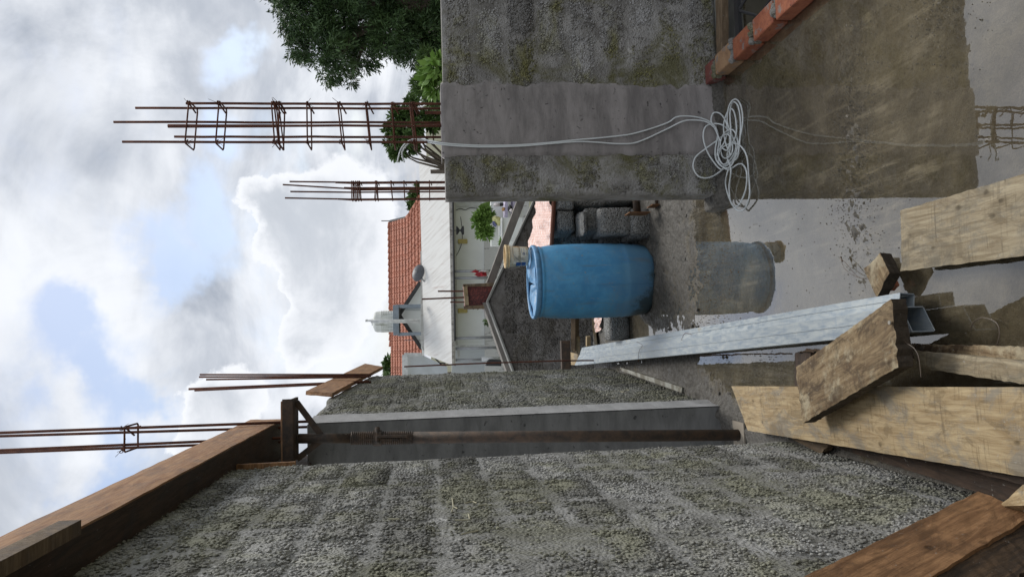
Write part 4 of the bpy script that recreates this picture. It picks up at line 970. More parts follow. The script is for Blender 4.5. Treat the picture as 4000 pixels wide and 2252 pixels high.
# leaning brown plank, near corner
P1 = az(3816, 1958, .30); P2 = az(3240, 2252, .88); Q1 = az(4060, 2050, .22); d_ = P2-P1
g = plank('timber_plank', P1, az(3900, 1968, .28), az(3900, 1968, .28)+d_*1.7+Vector((.03, -.05, 0)), P1+d_*1.7, .03, 'wood_brown', nl=34, nw=6, rag=.004)
bpy.data.objects.remove(g)
A_ = P1; B_ = az(4030, 2060, .27)
g = plank('timber_plank', A_, B_, B_+d_*1.7, A_+d_*1.7, .03, 'wood_brown', nl=36, nw=8, rag=.003, label='wet reddish brown plank leaning on the near left wall at the bottom corner', cat='plank', seed=11)
wv = (B_-A_).normalized()
nB = wv.cross(d_).normalized(); nB = -nB if nB.z < 0 else nB
plank('bark_edge', B_-wv*.01+nB*.012, B_+wv*.10, B_+wv*.10+d_*1.7, B_-wv*.11+d_*1.7+nB*.012, .03, 'bark', nl=60, nw=6, rag=.006, parent=g)
plank('timber_plank', az(3895, 1975, .30), az(3990, 1890, .30), az(4200, 1780, .36), az(4150, 1960, .36), .03, 'wood_pale', nl=10, label='pale plank corner showing just above the wet reddish brown plank', cat='plank')
# wires in the puddle
for l, lab in (([(1425, 175), (1445, 235), (1500, 280), (1555, 300), (1590, 305)], 'thin wire loop in the puddle pointing at the square wood offcut'),
               ([(1785, 650), (1830, 700), (1885, 740), (1915, 800), (1928, 920)], 'thin brown wire bending over from the short thick plank to the grey plank')):
    b = MB(); b.tube(wirepts(l, .02 if l[0][0] < 1500 else .22), .0011, 5); 
    if l[0][0] < 1500: b.tube(wirepts([(1425, 175), (1465, 215), (1530, 290), (1590, 300)], .022), .0013, 5); b.tube(wirepts([(1422, 165), (1432, 195)], .02), .004, 5)
    tag(b.build('wire', 'thin_wire'), lab, 'wire')
b = MB(); b.tube(wirepts([(2240, 620), (2260, 575), (2310, 548), (2370, 560), (2410, 590), (2422, 650), (2405, 720)], .01), .0015, 5)
tag(b.build('wire', 'thin_wire'), 'curved rusty wire lying in the dark water beside the splintery plank', 'wire')
# clods of mud near the wall ends
rr = random.Random(5)
def clod(p, r_, mat='slab_mud'):
    bm = bmesh.new(); bmesh.ops.create_icosphere(bm, subdivisions=2, radius=r_)
    for v in bm.verts: v.co *= 1+rr.uniform(-.3, .3); v.co.z *= .6
    me = bpy.data.meshes.new('clod'); bm.to_mesh(me); bm.free(); me.materials.append(MT[mat]); return me
cl = [clod((0, 0, 0), .012) for _ in range(5)]
vsC = MB()
for i in range(230):
    reg = rr.random()
    if reg < .45: p = Vector((rr.uniform(-.1, 1.0), rr.uniform(4.0, 5.1), .008))
    elif reg < .65: p = Vector((rr.uniform(-.47, -.1), rr.uniform(3.9, 5.6), .01))
    elif reg < .8: a = rr.uniform(3.3, 6.2); p = DC+Vector((.29*math.cos(a), .29*math.sin(a), .012))
    else: p = Vector((rr.uniform(.3, 1.35), rr.uniform(3.72, 3.86), .02))
    me = rr.choice(cl); sc = rr.choice((.2, .25, .3, .4, .5, .9)); sc *= .5 if p.y < 4.35 and p.x > -.1 else 1; a = rr.random()*6
    M = Matrix.Rotation(a, 3, 'Z')*sc
    vsC.add([p+M@v.co for v in me.vertices], [tuple(f.vertices) for f in me.polygons])
tag(vsC.build('mud_clods', 'slab_mud', smooth=True), 'small wet mud clods scattered over the floor', None, None, 'stuff')

og = [Vector(q) for q in ((1, 0, 0), (0, 1, 0), (-1, 0, 0), (0, -1, 0), (0, 0, 1), (0, 0, -.6))]; of = [(0, 1, 4), (1, 2, 4), (2, 3, 4), (3, 0, 4), (1, 0, 5), (2, 1, 5), (3, 2, 5), (0, 3, 5)]
gm = MB()
for i in range(5200):
    reg = rr.random()
    if reg < .30: p = Vector((rr.gauss(.72, .22), rr.gauss(2.66, .10), 0))
    elif reg < .42: p = Vector((rr.gauss(1.15, .16), rr.gauss(2.12, .10), 0))
    elif reg < .75: p = Vector((rr.uniform(-.12, .95), rr.gauss(4.25, .22), .002))
    elif reg < .92: p = Vector((rr.uniform(-.46, -.06), rr.uniform(3.3, 5.8), .002))
    else: p = Vector((rr.uniform(-.4, 1.36), rr.uniform(1.8, 3.8), 0))
    if p.x > 1.37 or (p.x > .77 and p.y > 3.88 and p.y < 4.08): continue
    r_ = rr.uniform(.0012, .0038); a = rr.random()*6
    gm.add([p+Matrix.Rotation(a, 3, 'Z')@Vector((v.x*r_*rr.uniform(.7, 1.4), v.y*r_, v.z*r_)) for v in og], of)
tag(gm.build('loose_grit', 'slab_mud'), 'fine cement grit lying in the shallow water', None, None, 'stuff')

# ------------------------------------------------------------------ white cable
def cp(x, y, lift=.012):
    px, py = 2400+x/1.45, y/1.45; p = az(px, py, lift)
    if p.y > dw_y-.035: p = ay(px, py, dw_y-.035)
    return p
rt = empty('cable', cp(640, 850), 'white twin cable hanging over the right wall into a loose tangled coil at its foot', 'cable')
def c1(x, y, Yd=dw_y-.022): return ay(1400+x/1.8125, y/1.8125, Yd)
sA = [c1(275, 1150, 4.05), c1(300, 1060, 4.03), c1(345, 1005, 4.0), c1(400, 985, 3.97), c1(480, 992, 3.93), c1(570, 1008, 3.885), c1(700, 1022), c1(900, 1030), c1(1150, 1025), c1(1350, 1010), c1(1550, 990), c1(1750, 972), c1(1950, 945), c1(2175, 875)]
sB = [c1(325, 1150, 4.07), c1(310, 1080, 4.05), c1(350, 1020, 4.02), c1(400, 995, 3.99), c1(480, 1004, 3.94), c1(570, 1020, 3.89), c1(700, 1033), c1(900, 1040), c1(1150, 1034), c1(1350, 1018), c1(1550, 1003), c1(1700, 1008), c1(1850, 1018), c1(1980, 1005), c1(2175, 918)]
lA = [(350, 664), (420, 658), (500, 672), (560, 705), (585, 760), (572, 840), (575, 900), (605, 940), (650, 930), (690, 880), (700, 810), (680, 745), (650, 735), (615, 765), (600, 820), (612, 885), (640, 895), (668, 860), (665, 800), (640, 760), (600, 780)]
lB = [(380, 690), (440, 680), (520, 690), (575, 735), (592, 800), (585, 870), (615, 930), (660, 900), (690, 830), (668, 770), (640, 690), (650, 600), (683, 562), (715, 595), (727, 680), (712, 780), (690, 860), (660, 930), (638, 985), (630, 1045), (652, 1125), (690, 1185), (735, 1185), (765, 1105), (760, 985), (748, 880), (705, 820), (650, 815), (600, 850), (590, 910), (620, 950), (660, 940), (690, 880)]
lC = [(590, 790), (520, 840), (460, 890), (447, 950), (480, 1000), (540, 1005), (600, 970), (640, 930), (690, 900), (705, 850), (715, 700), (700, 600), (670, 580), (655, 640), (660, 760), (650, 880), (610, 960), (550, 900), (515, 830), (503, 765), (520, 715), (575, 700), (630, 720), (655, 780), (640, 850), (600, 830)]
lD = [(600, 800), (575, 740), (548, 685), (562, 640), (600, 645), (632, 690), (640, 750), (620, 810), (585, 860), (580, 910), (640, 960), (700, 930), (730, 935), (750, 985), (742, 1080), (700, 1165), (662, 1150), (650, 1060), (660, 960), (640, 870), (690, 760), (680, 640), (650, 620), (620, 700), (628, 800), (660, 880)]
def strand(top, loop, k_):
    pts = list(top); n = len(loop)
    for i, (x, y) in enumerate(loop): pts.append(cp(x, y, .012+.004*((i*7+k_) % 5)))
    b = MB(); b.tube(spline(pts, 8), .0042, 7); b.build('strand', 'cable', rt, smooth=True)
strand(sA, lA, 0); strand(sB, lB, 2); strand([], lC, 1); strand([], lD, 3)

# ------------------------------------------------------------------ straw scraps stuck to the walls
def s7(x, y): return (1000+x/1.6075, 1350+y/1.6075)
stw = [[(1232, 955), (1240, 1010), (1228, 1040)], [(1240, 1010), (1265, 1020)], [(1310, 985), (1360, 975), (1385, 985)], [(1395, 1000), (1455, 995)], [(1620, 978), (1690, 968)], [(1715, 990), (1760, 955)], [(1765, 982), (1825, 984)],
       [(1250, 1092), (1335, 1090)], [(1292, 1180), (1395, 1157)], [(1335, 1055), (1342, 1085)], [(830, 1085), (900, 1085)]]
for l in stw:
    pts = [ax(*s7(*p), -.488) for p in l]; b = MB(); b.tube(pts, .0022, 4)
    tag(b.build('straw', 'straw', loc=pts[0]), 'pale straw scrap stuck to the near left wall', 'straw', 'straw scraps on the near left wall')
for l in ([(1400, 1250), (1440, 1255), (1470, 1230), (1500, 1235)], [(730, 1295), (780, 1285)]):
    pts = []
    for p in l:
        px = (1920+p[0]/2.789, 1080+p[1]/2.789); v = ray(*px); n_ = Vector((fw1.y-fw0.y, -(fw1.x-fw0.x), 0)).normalized(); t_ = (fw0+n_*.015-EYEP).dot(n_)/v.dot(n_); pts.append(EYEP+v*t_)
    b = MB(); b.tube(pts, .003, 4); tag(b.build('straw', 'straw', loc=pts[0]), 'pale straw scrap stuck to the further left wall', 'straw', 'straw scraps on the further left wall')

# ------------------------------------------------------------------ gable wall, sloping beam, red column shutter
Yg = 9.5
pk = ay(1228*1.5534, 758*1.5534, Yg); rt_ = ay(1345*1.5534, 505*1.5534, Yg); lf = ay(1290*1.5534, 925*1.5534, Yg)
GX0, GX1 = -1.3, 3.6
sl_r = (rt_.z-pk.z)/(rt_.x-pk.x); sl_l = (lf.z-pk.z)/(lf.x-pk.x)
def gh(x):
    X1 = GX0+x
    return pk.z+(sl_r*(X1-pk.x) if X1 > pk.x else sl_l*(X1-pk.x))
gw = block_wall('gable_wall', (GX0, Yg, 0), (GX1, Yg, 0), gh, .2, .40, .19, 'block_brown', 'mortar_brown', 'dark brown block gable wall with a peaked top, behind the blue drum', bottom=-1.6, seed=33, amp=.012, mstep=.05)
for (a, c_) in (((pk.x, pk.z), (GX1, gh(GX1-GX0))), ((pk.x, pk.z), (GX0, gh(0)))):
    b = MB(); b.beam((a[0], Yg+.06, a[1]+.012), (c_[0], Yg+.06, c_[1]+.012), .2, .022); b.build('cement_coping', 'concrete_ledge', gw)
# wider coping seen on the left slope and rafter beam behind the right slope
b = MB(); b.prism([(pk.x, Yg+.18, pk.z+.0), (GX0, Yg+.18, gh(0)+.0), (GX0, Yg+.18, gh(0)+.10), (pk.x, Yg+.18, pk.z+.06)], (0, .25, 0)); b.build('sloping_beam', 'concrete_beam', gw)
r1, r2, r3, r4 = [ay(1400+x/1.8125, 700+y/1.8125, Yg+.5) for x, y in ((960, 735), (910, 728), (1128, 140), (1190, 140))]
b = MB(); ex = (r3-r2)*.4; b.prism([r1, r2, r3+ex, r4+ex], (0, .22, 0)); tag(b.build('rafter_beam', 'concrete_beam', loc=r1), 'sloping concrete beam rising to the red column shutter behind the gable wall', 'beam')
h2 = lambda x, y: (1420+x/4.028, 1080+y/4.028); h1 = lambda x, y: (1420+x/4.028, 740+y/4.028)
Yr = 9.75
fm = empty('column_shutter', ay(*h2(2000, 300), Yr), 'red plywood column shutter framed in timber on the peak of the gable wall', 'formwork')
b = MB(); pts = [ay(*h2(*p), Yr) for p in ((1575, 130), (2100, 110), (2100, 480), (1600, 470))]; b.prism(pts, (0, .25, 0)); pl = b.build('red_panel', 'ply_red', fm)
for nm, qd in (('side_batten', ((1562, 118), (2085, 95), (2075, 150), (1570, 155))), ('side_batten', ((1578, 462), (1985, 440), (1990, 500), (1580, 512))), ('top_batten', ((1570, 120), (1632, 140), (1660, 446), (1598, 450)))):
    b = MB(); b.prism([ay(*h2(*p), Yr-.06) for p in qd], (0, .06, 0)); b.build(nm, 'wood_pale' if nm == 'top_batten' else 'wood_old', fm)
# printed word repeated over the ply
try:
    fc = bpy.data.curves.new('t', 'FONT'); fc.body = 'MAX'; fc.size = .075; fc.align_x = 'CENTER'; fo = bpy.data.objects.new('t', fc); COL.objects.link(fo)
    bpy.context.view_layer.update(); dg = bpy.context.evaluated_depsgraph_get(); tm = bpy.data.meshes.new_from_object(fo.evaluated_get(dg)); bpy.data.objects.remove(fo)
    b = MB()
    for (x, y) in ((1660, 235), (1750, 225), (1830, 215), (1900, 225), (1970, 215), (1700, 320), (1775, 335), (1850, 325), (1925, 315), (1720, 410), (1790, 415), (1870, 405), (1935, 400), (1990, 290)):
        c_ = ay(*h2(x, y), Yr-.004); M = Matrix.Translation(c_)@Matrix.Rotation(R(90), 4, 'X')@Matrix.Rotation(R(35), 4, 'Z')
        b.add([M@v.co for v in tm.vertices], [tuple(p.vertices) for p in tm.polygons])
    b.build('printed_lettering', 'print_dark', fm)
except Exception as e_: print('text', e_)
for a, c_, r_ in (((1170, 229), (1570, 228), .012), ((917, 353), (1570, 326), .012), ((1363, 401), (1575, 399), .010)):
    p_, q_ = ay(*h2(*a), Yr+.1), ay(*h2(*c_), Yr+.1); b = MB(); b.tube([p_, q_, q_-Vector((0, 0, .3))], r_, 6); tag(b.build('rebar', 'rust_bar', loc=q_), {229: 'shorter right bar standing out of the red column shutter', 353: 'tallest bar standing out of the red column shutter', 401: 'shortest left bar standing out of the red column shutter'}[a[1]], 'rebar', 'bars in the red shutter')

# ------------------------------------------------------------------ distant white house
YH = 26.0
hs = empty('white_house', ay(*h1(2300, 700), YH), 'white single-storey house with stained sloping sunshade and orange tiled roof', 'house')
def quad(name, pts, mat, dy=.15, par=None, **kk):
    b = MB(); b.prism(pts, (0, dy, 0)); return b.build(name, mat, par or hs)
A4 = lambda f, x, y, Yd: ay(*f(x, y), Yd)
quad('front_wall', [A4(h1, 1330, -500, YH), A4(h1, 2250, -500, YH), A4(h2, 2350, 1090, YH), A4(h2, 1390, 1090, YH)], 'white_wall', .3)
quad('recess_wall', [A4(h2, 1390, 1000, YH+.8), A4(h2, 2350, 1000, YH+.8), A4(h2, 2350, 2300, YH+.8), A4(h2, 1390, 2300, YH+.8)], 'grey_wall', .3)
quad('stained_plinth', [A4(h1, 1888, -500, YH-.12), A4(h1, 2600, -500, YH-.12), A4(h2, 2620, 1900, YH-.12), A4(h2, 1912, 1900, YH-.12)], 'stained_wall', .1)
# sloping sunshade
T = [A4(h1, 872, -520, YH+1.2), A4(h1, 1332, -520, YH-1.2), A4(h2, 1395, 1392, YH-1.2), A4(h2, 955, 1215, YH+1.2)]
b = MB(); b.prism([T[0], T[3], T[2], T[1]], (0, 0, -.12)); b.build('sunshade', 'white_weathered', hs)
quad('eave_band', [A4(h1, 1334, -520, YH-1.25), A4(h1, 1388, -520, YH-1.25), A4(h2, 1428, 1390, YH-1.25), A4(h2, 1393, 1390, YH-1.25)], 'eave_stained', .2)
b = MB(); b.tube([A4(h1, 1396, -520, YH-1.3), A4(h2, 1440, 1010, YH-1.3)], .035, 6); b.build('gutter_pipe', 'black_pipe', hs)
b = MB(); b.tube([A4(h1, 1405, -520, YH-1.1), A4(h2, 1440, 1400, YH-1.1)], .02, 6); b.build('cable_run', 'black_pipe', hs)
quad('under_eave', [A4(h1, 1398, -520, YH-.1), A4(h1, 1440, -520, YH-.1), A4(h2, 1480, 1080, YH-.1), A4(h2, 1430, 1080, YH-.1)], 'stained_wall', .08)
quad('roof_parapet', [A4(h2, 895, -400, YH+1.3), A4(h2, 950, -400, YH+1.3), A4(h2, 962, 1215, YH+1.3), A4(h2, 905, 1120, YH+1.3)], 'white_weathered', .2)
quad('corner_trim', [A4(h2, 915, 1110, YH+1.25), A4(h2, 960, 1180, YH+1.25), A4(h2, 955, 1240, YH+1.25), A4(h2, 922, 1240, YH+1.25)], 'white_wall', .2)
# door recess frame
for a, c_ in (((1490, 1095), (1915, 1085)), ((1490, 1095), (1500, 1280))):
    b = MB(); b.beam(A4(h2, *a, YH-.2), A4(h2, *c_, YH-.2), .08, .1); b.build('door_frame', 'white_pipe', hs)
for i, (f, x0_, x1_, y0_, y1_, m_) in enumerate(((h1, 1400, 2040, 1285, 1280, 'grey_pipe'), (h1, 1405, 2200, 1393, 1385, 'grey_pipe'), (h2, 1432, 2130, 970, 948, 'grey_pipe'), (h2, 1430, 2250, 1133, 1105, 'grey_pipe'), (h2, 1430, 2000, 1312, 1300, 'grey_pipe'), (h2, 1860, 2150, 1292, 1290, 'white_pipe'))):
    b = MB(); b.tube([A4(f, x0_, y0_, YH-1.1), A4(f, x1_, y1_, YH-1.1)], .045 if i < 5 else .07, 8); b.build('post', m_, hs, smooth=True)
for f, x, y in ((h1, 1560, 815), (h2, 1560, 533)):
    b = MB(); c_ = A4(f, x, y, YH-.05); b.box(c_, (.16, .08, .34)); bevel_obj(b.build('wall_lamp', 'lamp_yellow', hs), .03, 2)
b = MB(); b.tube(spline([A4(h1, 1450, 330, YH-.03), A4(h1, 1520, 300, YH-.03), A4(h1, 1600, 320, YH-.03), A4(h1, 1680, 290, YH-.03), A4(h1, 1800, 300, YH-.03)], 6), .012, 5)
b.build('wall_wire', 'black_pipe', hs); b = MB(); b.tube(spline([A4(h1, 1555, 640, YH-.03), A4(h1, 1552, 800, YH-.03), A4(h1, 1520, 920, YH-.03), A4(h1, 1460, 1040, YH-.03)], 6), .012, 5); b.build('wall_wire', 'black_pipe', hs)
b = MB()
for x in (1440, 1500): b.tube([A4(h1, 1440, 205+(x-1440)*.9, YH-.04), A4(h1, 1860, 205+(x-1440)*.9, YH-.04)], .03, 5)
b.build('wall_conduit', 'white_pipe', hs)
# roof tiles: courses follow the slope, hip on the right
def rowy(x): # right end of each course (h1 zoom y)
    return 510-(x-415)*.26 if x < 720 else 430-(x-720)*1.5
xs = [418, 445, 492, 527, 572, 620, 668, 717, 765, 815, 868, 915]
for i in range(len(xs)-1):
    t0, t1 = (xs[i]-418)/(915-418), (xs[i+1]-418)/(915-418)
    Y0, Y1 = YH+6.5-4.2*t0, YH+6.5-4.2*t1
    yr = rowy(xs[i]+10); a = A4(h1, xs[i], yr, Y0); c_ = A4(h1, xs[i+1]+3, rowy(xs[i+1]), Y1)
    aL = A4(h2, xs[i]+22, 1600, Y0); cL = A4(h2, xs[i+1]+25, 1600, Y1)
    n = 150; b = MB()
    for j in range(n+1):
        s_ = j/n; pT = a.lerp(aL, s_); pB = c_.lerp(cL, s_); wv_ = .035*abs(math.sin(j*math.pi/2.5)) ; nz_ = .05
        b.v += [pT+Vector((0, 0, wv_)), pB+Vector((0, -.04, nz_+wv_-.02*((j*7) % 3)/2)), pB+Vector((0, -.03, -.03+wv_))]
    for j in range(n): q_ = 3*j; b.f += [(q_, q_+1, q_+4, q_+3), (q_+1, q_+2, q_+5, q_+4)]
    b.build('tile_course', 'tile', hs)
quad('roof_underlay', [A4(h1, 425, 505, YH+6.6), A4(h1, 720, 430, YH+4.2), A4(h1, 880, 190, YH+2.6), A4(h1, 930, 190, YH+2.2), A4(h2, 960, 1600, YH+2.2), A4(h2, 445, 1600, YH+6.6)], 'tile_gap', .15)
yl = [510]; 
for j in range(20):
    y0_ = 512+j*98; y1_ = y0_+96
    fa = (lambda yy: A4(h1, 412+(yy-510)*.0115, yy, YH+6.5))
    a, c_ = fa(y0_), fa(y1_); b = MB(); b.tube([a, c_+Vector((0, 0, .015))], [.075, .095], 7); b.build('ridge_tile', 'tile', hs, smooth=True)
for (x0_, y0_, x1_, y1_) in ((700, 440, 760, 385), (755, 375, 812, 300), (808, 290, 868, 215), (860, 215, 900, 130)):
    b = MB(); b.tube([A4(h1, x0_, y0_, YH+4.2-(x0_-700)*.008), A4(h1, x1_, y1_, YH+4.2-(x1_-700)*.008)], [.12, .15], 7); b.build('hip_tile', 'tile', hs, smooth=True)
b = MB(); b.tube([A4(h1, 420, 500, YH+6.4), A4(h1, 720, 430, YH+4.2)], .06, 6); b.tube([A4(h1, 280, 494, YH+6.4), A4(h1, 425, 492, YH+6.4)], .02, 5); b.build('verge_edge', 'dark_gable', hs)
# gable with dark verge
Yq = YH+2.0
quad('gable_wall', [A4(h2, 575, 600, Yq), A4(h2, 940, 60, Yq), A4(h2, 950, 1150, Yq)], 'white_wall', .15)
for a, c_ in (((560, 600), (895, 85)), ((560, 600), (915, 1135))):
    b = MB(); b.beam(A4(h2, *a, Yq-.15), A4(h2, *c_, Yq-.15), .12, .14); b.build('verge_board', 'dark_gable', hs)
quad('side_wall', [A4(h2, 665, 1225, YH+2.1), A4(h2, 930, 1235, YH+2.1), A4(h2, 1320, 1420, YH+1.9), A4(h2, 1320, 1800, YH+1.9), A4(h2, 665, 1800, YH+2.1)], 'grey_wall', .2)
b = MB(); b.beam(A4(h2, 650, 1225, YH+1.9), A4(h2, 655, 1800, YH+1.9), .14, .2); b.beam(A4(h2, 640, 1222, YH+1.95), A4(h2, 915, 1222, YH+1.95), .12, .1); b.build('fascia', 'white_pipe', hs)
for a, c_ in (((1120, 1275), (1235, 1392)), ((1200, 1358), (1290, 1362)), ((1225, 1390), (1300, 1392))):
    b = MB(); b.beam(A4(h2, *a, YH+1.5), A4(h2, *c_, YH+1.5), .05, .05); b.build('stair_rail', 'black_pipe', hs)
b = MB()
for y in (515, 1000): b.beam(A4(h2, 640, y, Yq-.03) if y > 900 else A4(h2, 640, 515, Yq-.03), A4(h2, 895, y, Yq-.03), .02, .03)
b.build('gable_joint', 'frame_steel', hs)
# water tank on stand
Yt = YH+.9
ts = empty('tank_stand', A4(h2, 900, 690, Yt), 'grey steel stand carrying the white water tank on the white house roof', 'stand')
for a, c_, w_2 in (((510, 465), (900, 458), .22), ((545, 910), (905, 895), .22), ((540, 490), (900, 487), .10), ((545, 888), (905, 878), .10)):
    b = MB(); b.beam(A4(h2, *a, Yt+(0 if w_2 > .2 else .8)), A4(h2, *c_, Yt+(0 if w_2 > .2 else .8)), w_2*.5, w_2*.8); b.build('leg', 'frame_steel', ts)
b = MB(); b.beam(A4(h2, 508, 448, Yt), A4(h2, 515, 922, Yt), .3, .20); b.build('top_beam', 'frame_steel', ts)
b = MB(); b.beam(A4(h2, 540, 470, Yt+.8), A4(h2, 545, 905, Yt+.8), .3, .16); b.build('rear_beam', 'dark_gable', ts)
tb = A4(h2, 490, 702, Yt+.35); tt = A4(h2, 150, 702, Yt+.35); rT = abs(A4(h2, 300, 535, Yt).x-A4(h2, 300, 870, Yt).x)/2; hT = tt.z-tb.z
tk = empty('water_tank', tb, 'ribbed white plastic water tank with green stains on the roof stand', 'water tank')
pf = [(0, 0), (rT*.97, 0)]
for i in range(8): z_ = hT*(.04+i*.075); pf += [(rT, z_), (rT*1.03, z_+hT*.02), (rT*1.03, z_+hT*.04), (rT, z_+hT*.06)]
pf += [(rT*.98, hT*.82), (rT*.9, hT*.92), (rT*.6, hT*.98), (rT*.35, hT), (rT*.33, hT*1.06), (0, hT*1.08)]
b = MB(); b.lathe(pf, tb, 32); b.build('tank_body', 'tank', tk, smooth=True)
b = MB(); b.tube([A4(h2, 45, 690, Yt-.4), A4(h2, 470, 688, Yt-.4), A4(h2, 890, 682, Yt-.4)], .045, 6); b.tube([A4(h2, 45, 672, Yt-.4), A4(h2, 45, 708, Yt-.4)], .05, 6)
b.tube([A4(h2, 115, 712, Yt-.4), A4(h2, 440, 710, Yt-.4), A4(h2, 480, 714, Yt-.4), A4(h2, 890, 714, Yt-.4)], .04, 6); b.build('pipe', 'white_pipe', tk, smooth=True)
# dish
dc_ = A4(h1, 862, 1312, YH+1.0); b = MB(); M = Matrix.Rotation(R(-25), 3, 'X')@Matrix.Rotation(R(20), 3, 'Z')
b.v = [dc_+M@Vector((.34*r_*math.cos(a), -.12+.12*r_*r_, .24*r_*math.sin(a))) for r_ in (.01, .35, .7, 1.) for a in np.linspace(0, 2*math.pi, 20, endpoint=False)]
for i in range(3):
    for j in range(20): b.f.append((i*20+j, i*20+(j+1) % 20, (i+1)*20+(j+1) % 20, (i+1)*20+j))
ds = b.build('satellite_dish', 'dish', loc=dc_, smooth=True); tag(ds, 'small dark grey satellite dish at the edge of the tiled roof', 'satellite dish')
b = MB(); b.tube([dc_, dc_+Vector((-.3, 0, -.2)), dc_+Vector((-.3, 0, -.5))], .03, 6); b.tube([dc_, dc_+Vector((.1, -.35, .12))], .015, 5); b.build('mount_arm', 'grey_pipe', ds)
# hanging lamp
lc = A4(h1, 1460, 643, YH-1.2); le_ = A4(h1, 1580, 643, YH-1.2); hh_ = lc.z-le_.z
b = MB(); b.lathe([(.0, 0), (.14, 0), (.145, -hh_*.12), (.02, -hh_*.48), (.06, -hh_*.62), (.14, -hh_*.72), (.15, -hh_*.98), (.0, -hh_)], lc, 16)
b.tube([lc, A4(h1, 1396, 643, YH-1.2)], .012, 5); b.tube([A4(h1, 1527, 430, YH-1.25), A4(h1, 1555, 640, YH-1.25)], .012, 5)
tag(b.build('hanging_lamp', 'black_pot', loc=lc, smooth=True), 'black hourglass-shaped lamp hanging under the eave of the white house', 'lamp')
# washing
def cloth(pts, mat, name, lab, Yc=YH-1.5):
    rr = random.Random(3); b = MB(); c_ = sum((A4(h1, *p, Yc) for p in pts), Vector())/len(pts)
    ring = [A4(h1, *p, Yc)+Vector((0, rr.uniform(-.15, .15), 0)) for p in pts]; b.add([c_+Vector((0, -.15, 0))]+ring+[c_+Vector((0, .12, 0))], [])
    n = len(ring)
    for i in range(n): b.f += [(0, 1+i, 1+(i+1) % n), (n+1, 1+(i+1) % n, 1+i)]
    return tag(b.build(name, mat, loc=c_), lab, 'clothes')
cloth([(1740, 1340), (1800, 1300), (1850, 1290), (1930, 1300), (1945, 1350), (1925, 1368), (1860, 1372), (1800, 1365)], 'cloth_red', 'hanging_cloth', 'dark red shirt hanging between the posts of the white house')
cloth([(1690, 1300), (1760, 1255), (1800, 1275), (1850, 1290), (1800, 1320), (1740, 1310)], 'cloth_red', 'hanging_cloth', 'red and white cloth hanging above the dark red shirt', YH-1.3)
cloth([(1800, 1300), (1860, 1262), (1960, 1270), (1995, 1300), (1950, 1335), (1880, 1310)], 'cloth_white', 'hanging_cloth', 'pale patterned cloth hanging beside the dark red shirt', YH-1.35)

# ---- terrace clutter in front of the house
YT = 20.0
tw = empty('terrace_wall', A4(h1, 2300, 600, YT), 'low white parapet wall with plants standing on it, in front of the white house', 'wall')
quad('parapet', [A4(h1, 1998, -400, YT), A4(h1, 2500, -400, YT), A4(h1, 2500, 885, YT), A4(h1, 2008, 885, YT)], 'white_wall', .15, par=tw)
for x0_, x1_, mt in ((2230, 2270, 'lilac'), (2350, 2395, 'lilac')):
    quad('shelf', [A4(h1, x0_, -300, YT-.7), A4(h1, x1_, -300, YT-.7), A4(h1, x1_, 440, YT-.7), A4(h1, x0_, 440, YT-.7)], mt, .5, par=tw)
quad('white_box_front', [A4(h1, 2180, 440, YT-1), A4(h1, 2500, 440, YT-1), A4(h1, 2500, 812, YT-1), A4(h1, 2182, 812, YT-1)], 'white_wall', .7, par=tw)
quad('box_lid', [A4(h1, 2172, 436, YT-1.05), A4(h1, 2195, 436, YT-1.05), A4(h1, 2197, 816, YT-1.05), A4(h1, 2176, 816, YT-1.05)], 'white_pipe', .8, par=tw)
def rbag(cx_, cy_, rx, rz_, ang, mat, name, lab, cat, f=h1, Yc=YT-.6, seed=1):
    bm = bmesh.new(); bmesh.ops.create_icosphere(bm, subdivisions=3, radius=1); rr = random.Random(seed); sc_ = Yc/FPX/4.028; c_ = A4(f, cx_, cy_, Yc)
    nv = [rr.uniform(-1, 1) for _ in range(20)]
    for v in bm.verts:
        p = v.co.copy(); k_ = 1+.12*math.sin(p.x*5+nv[0]*3)*math.sin(p.z*6+nv[1])+.06*math.sin(p.y*9+nv[2])
        p = Vector((p.x*rx*sc_*k_, p.y*.12, p.z*rz_*sc_*k_)); v.co = Matrix.Rotation(ang, 3, 'Y')@p
    me = bpy.data.meshes.new(name); bm.to_mesh(me); bm.free(); me.materials.append(MT[mat]); o = bpy.data.objects.new(name, me); COL.objects.link(o); o.location = c_
    for p in me.polygons: p.use_smooth = True
    return tag(o, lab, cat)
rbag(2110, 490, 60, 100, R(35), 'bag_yellow', 'rice_bag', 'yellow and blue plastic rice bag hanging on the terrace wall', 'bag', seed=2)
rbag(2060, 540, 50, 22, R(-30), 'bag_blue', 'bag_flap', 'dark blue end of a plastic bag beside the yellow rice bag', 'bag', seed=4)
rbag(2200, 310, 30, 26, 0, 'orange', 'orange_bundle', 'small orange bundle above the yellow rice bag', 'bundle', seed=5)
rbag(2100, 240, 30, 55, 0, 'cloth_white', 'glass_jar', 'pale jar on the terrace wall near the end of the right wall', 'jar', seed=6)
rbag(2165, 235, 28, 40, 0, 'black_pot', 'black_pot', 'black pot beside the pale jar on the terrace wall', 'pot', seed=7)
rbag(2305, 300, 60, 38, 0, 'black_pot', 'shelf_bundle', 'dark bundle on the lilac shelf behind the end of the right wall', 'bundle', seed=8, Yc=YT-.75)
rbag(2325, 330, 25, 28, .4, 'cloth_white', 'white_bundle', 'small white bundle on the lilac shelf', 'bundle', seed=9, Yc=YT-.95)
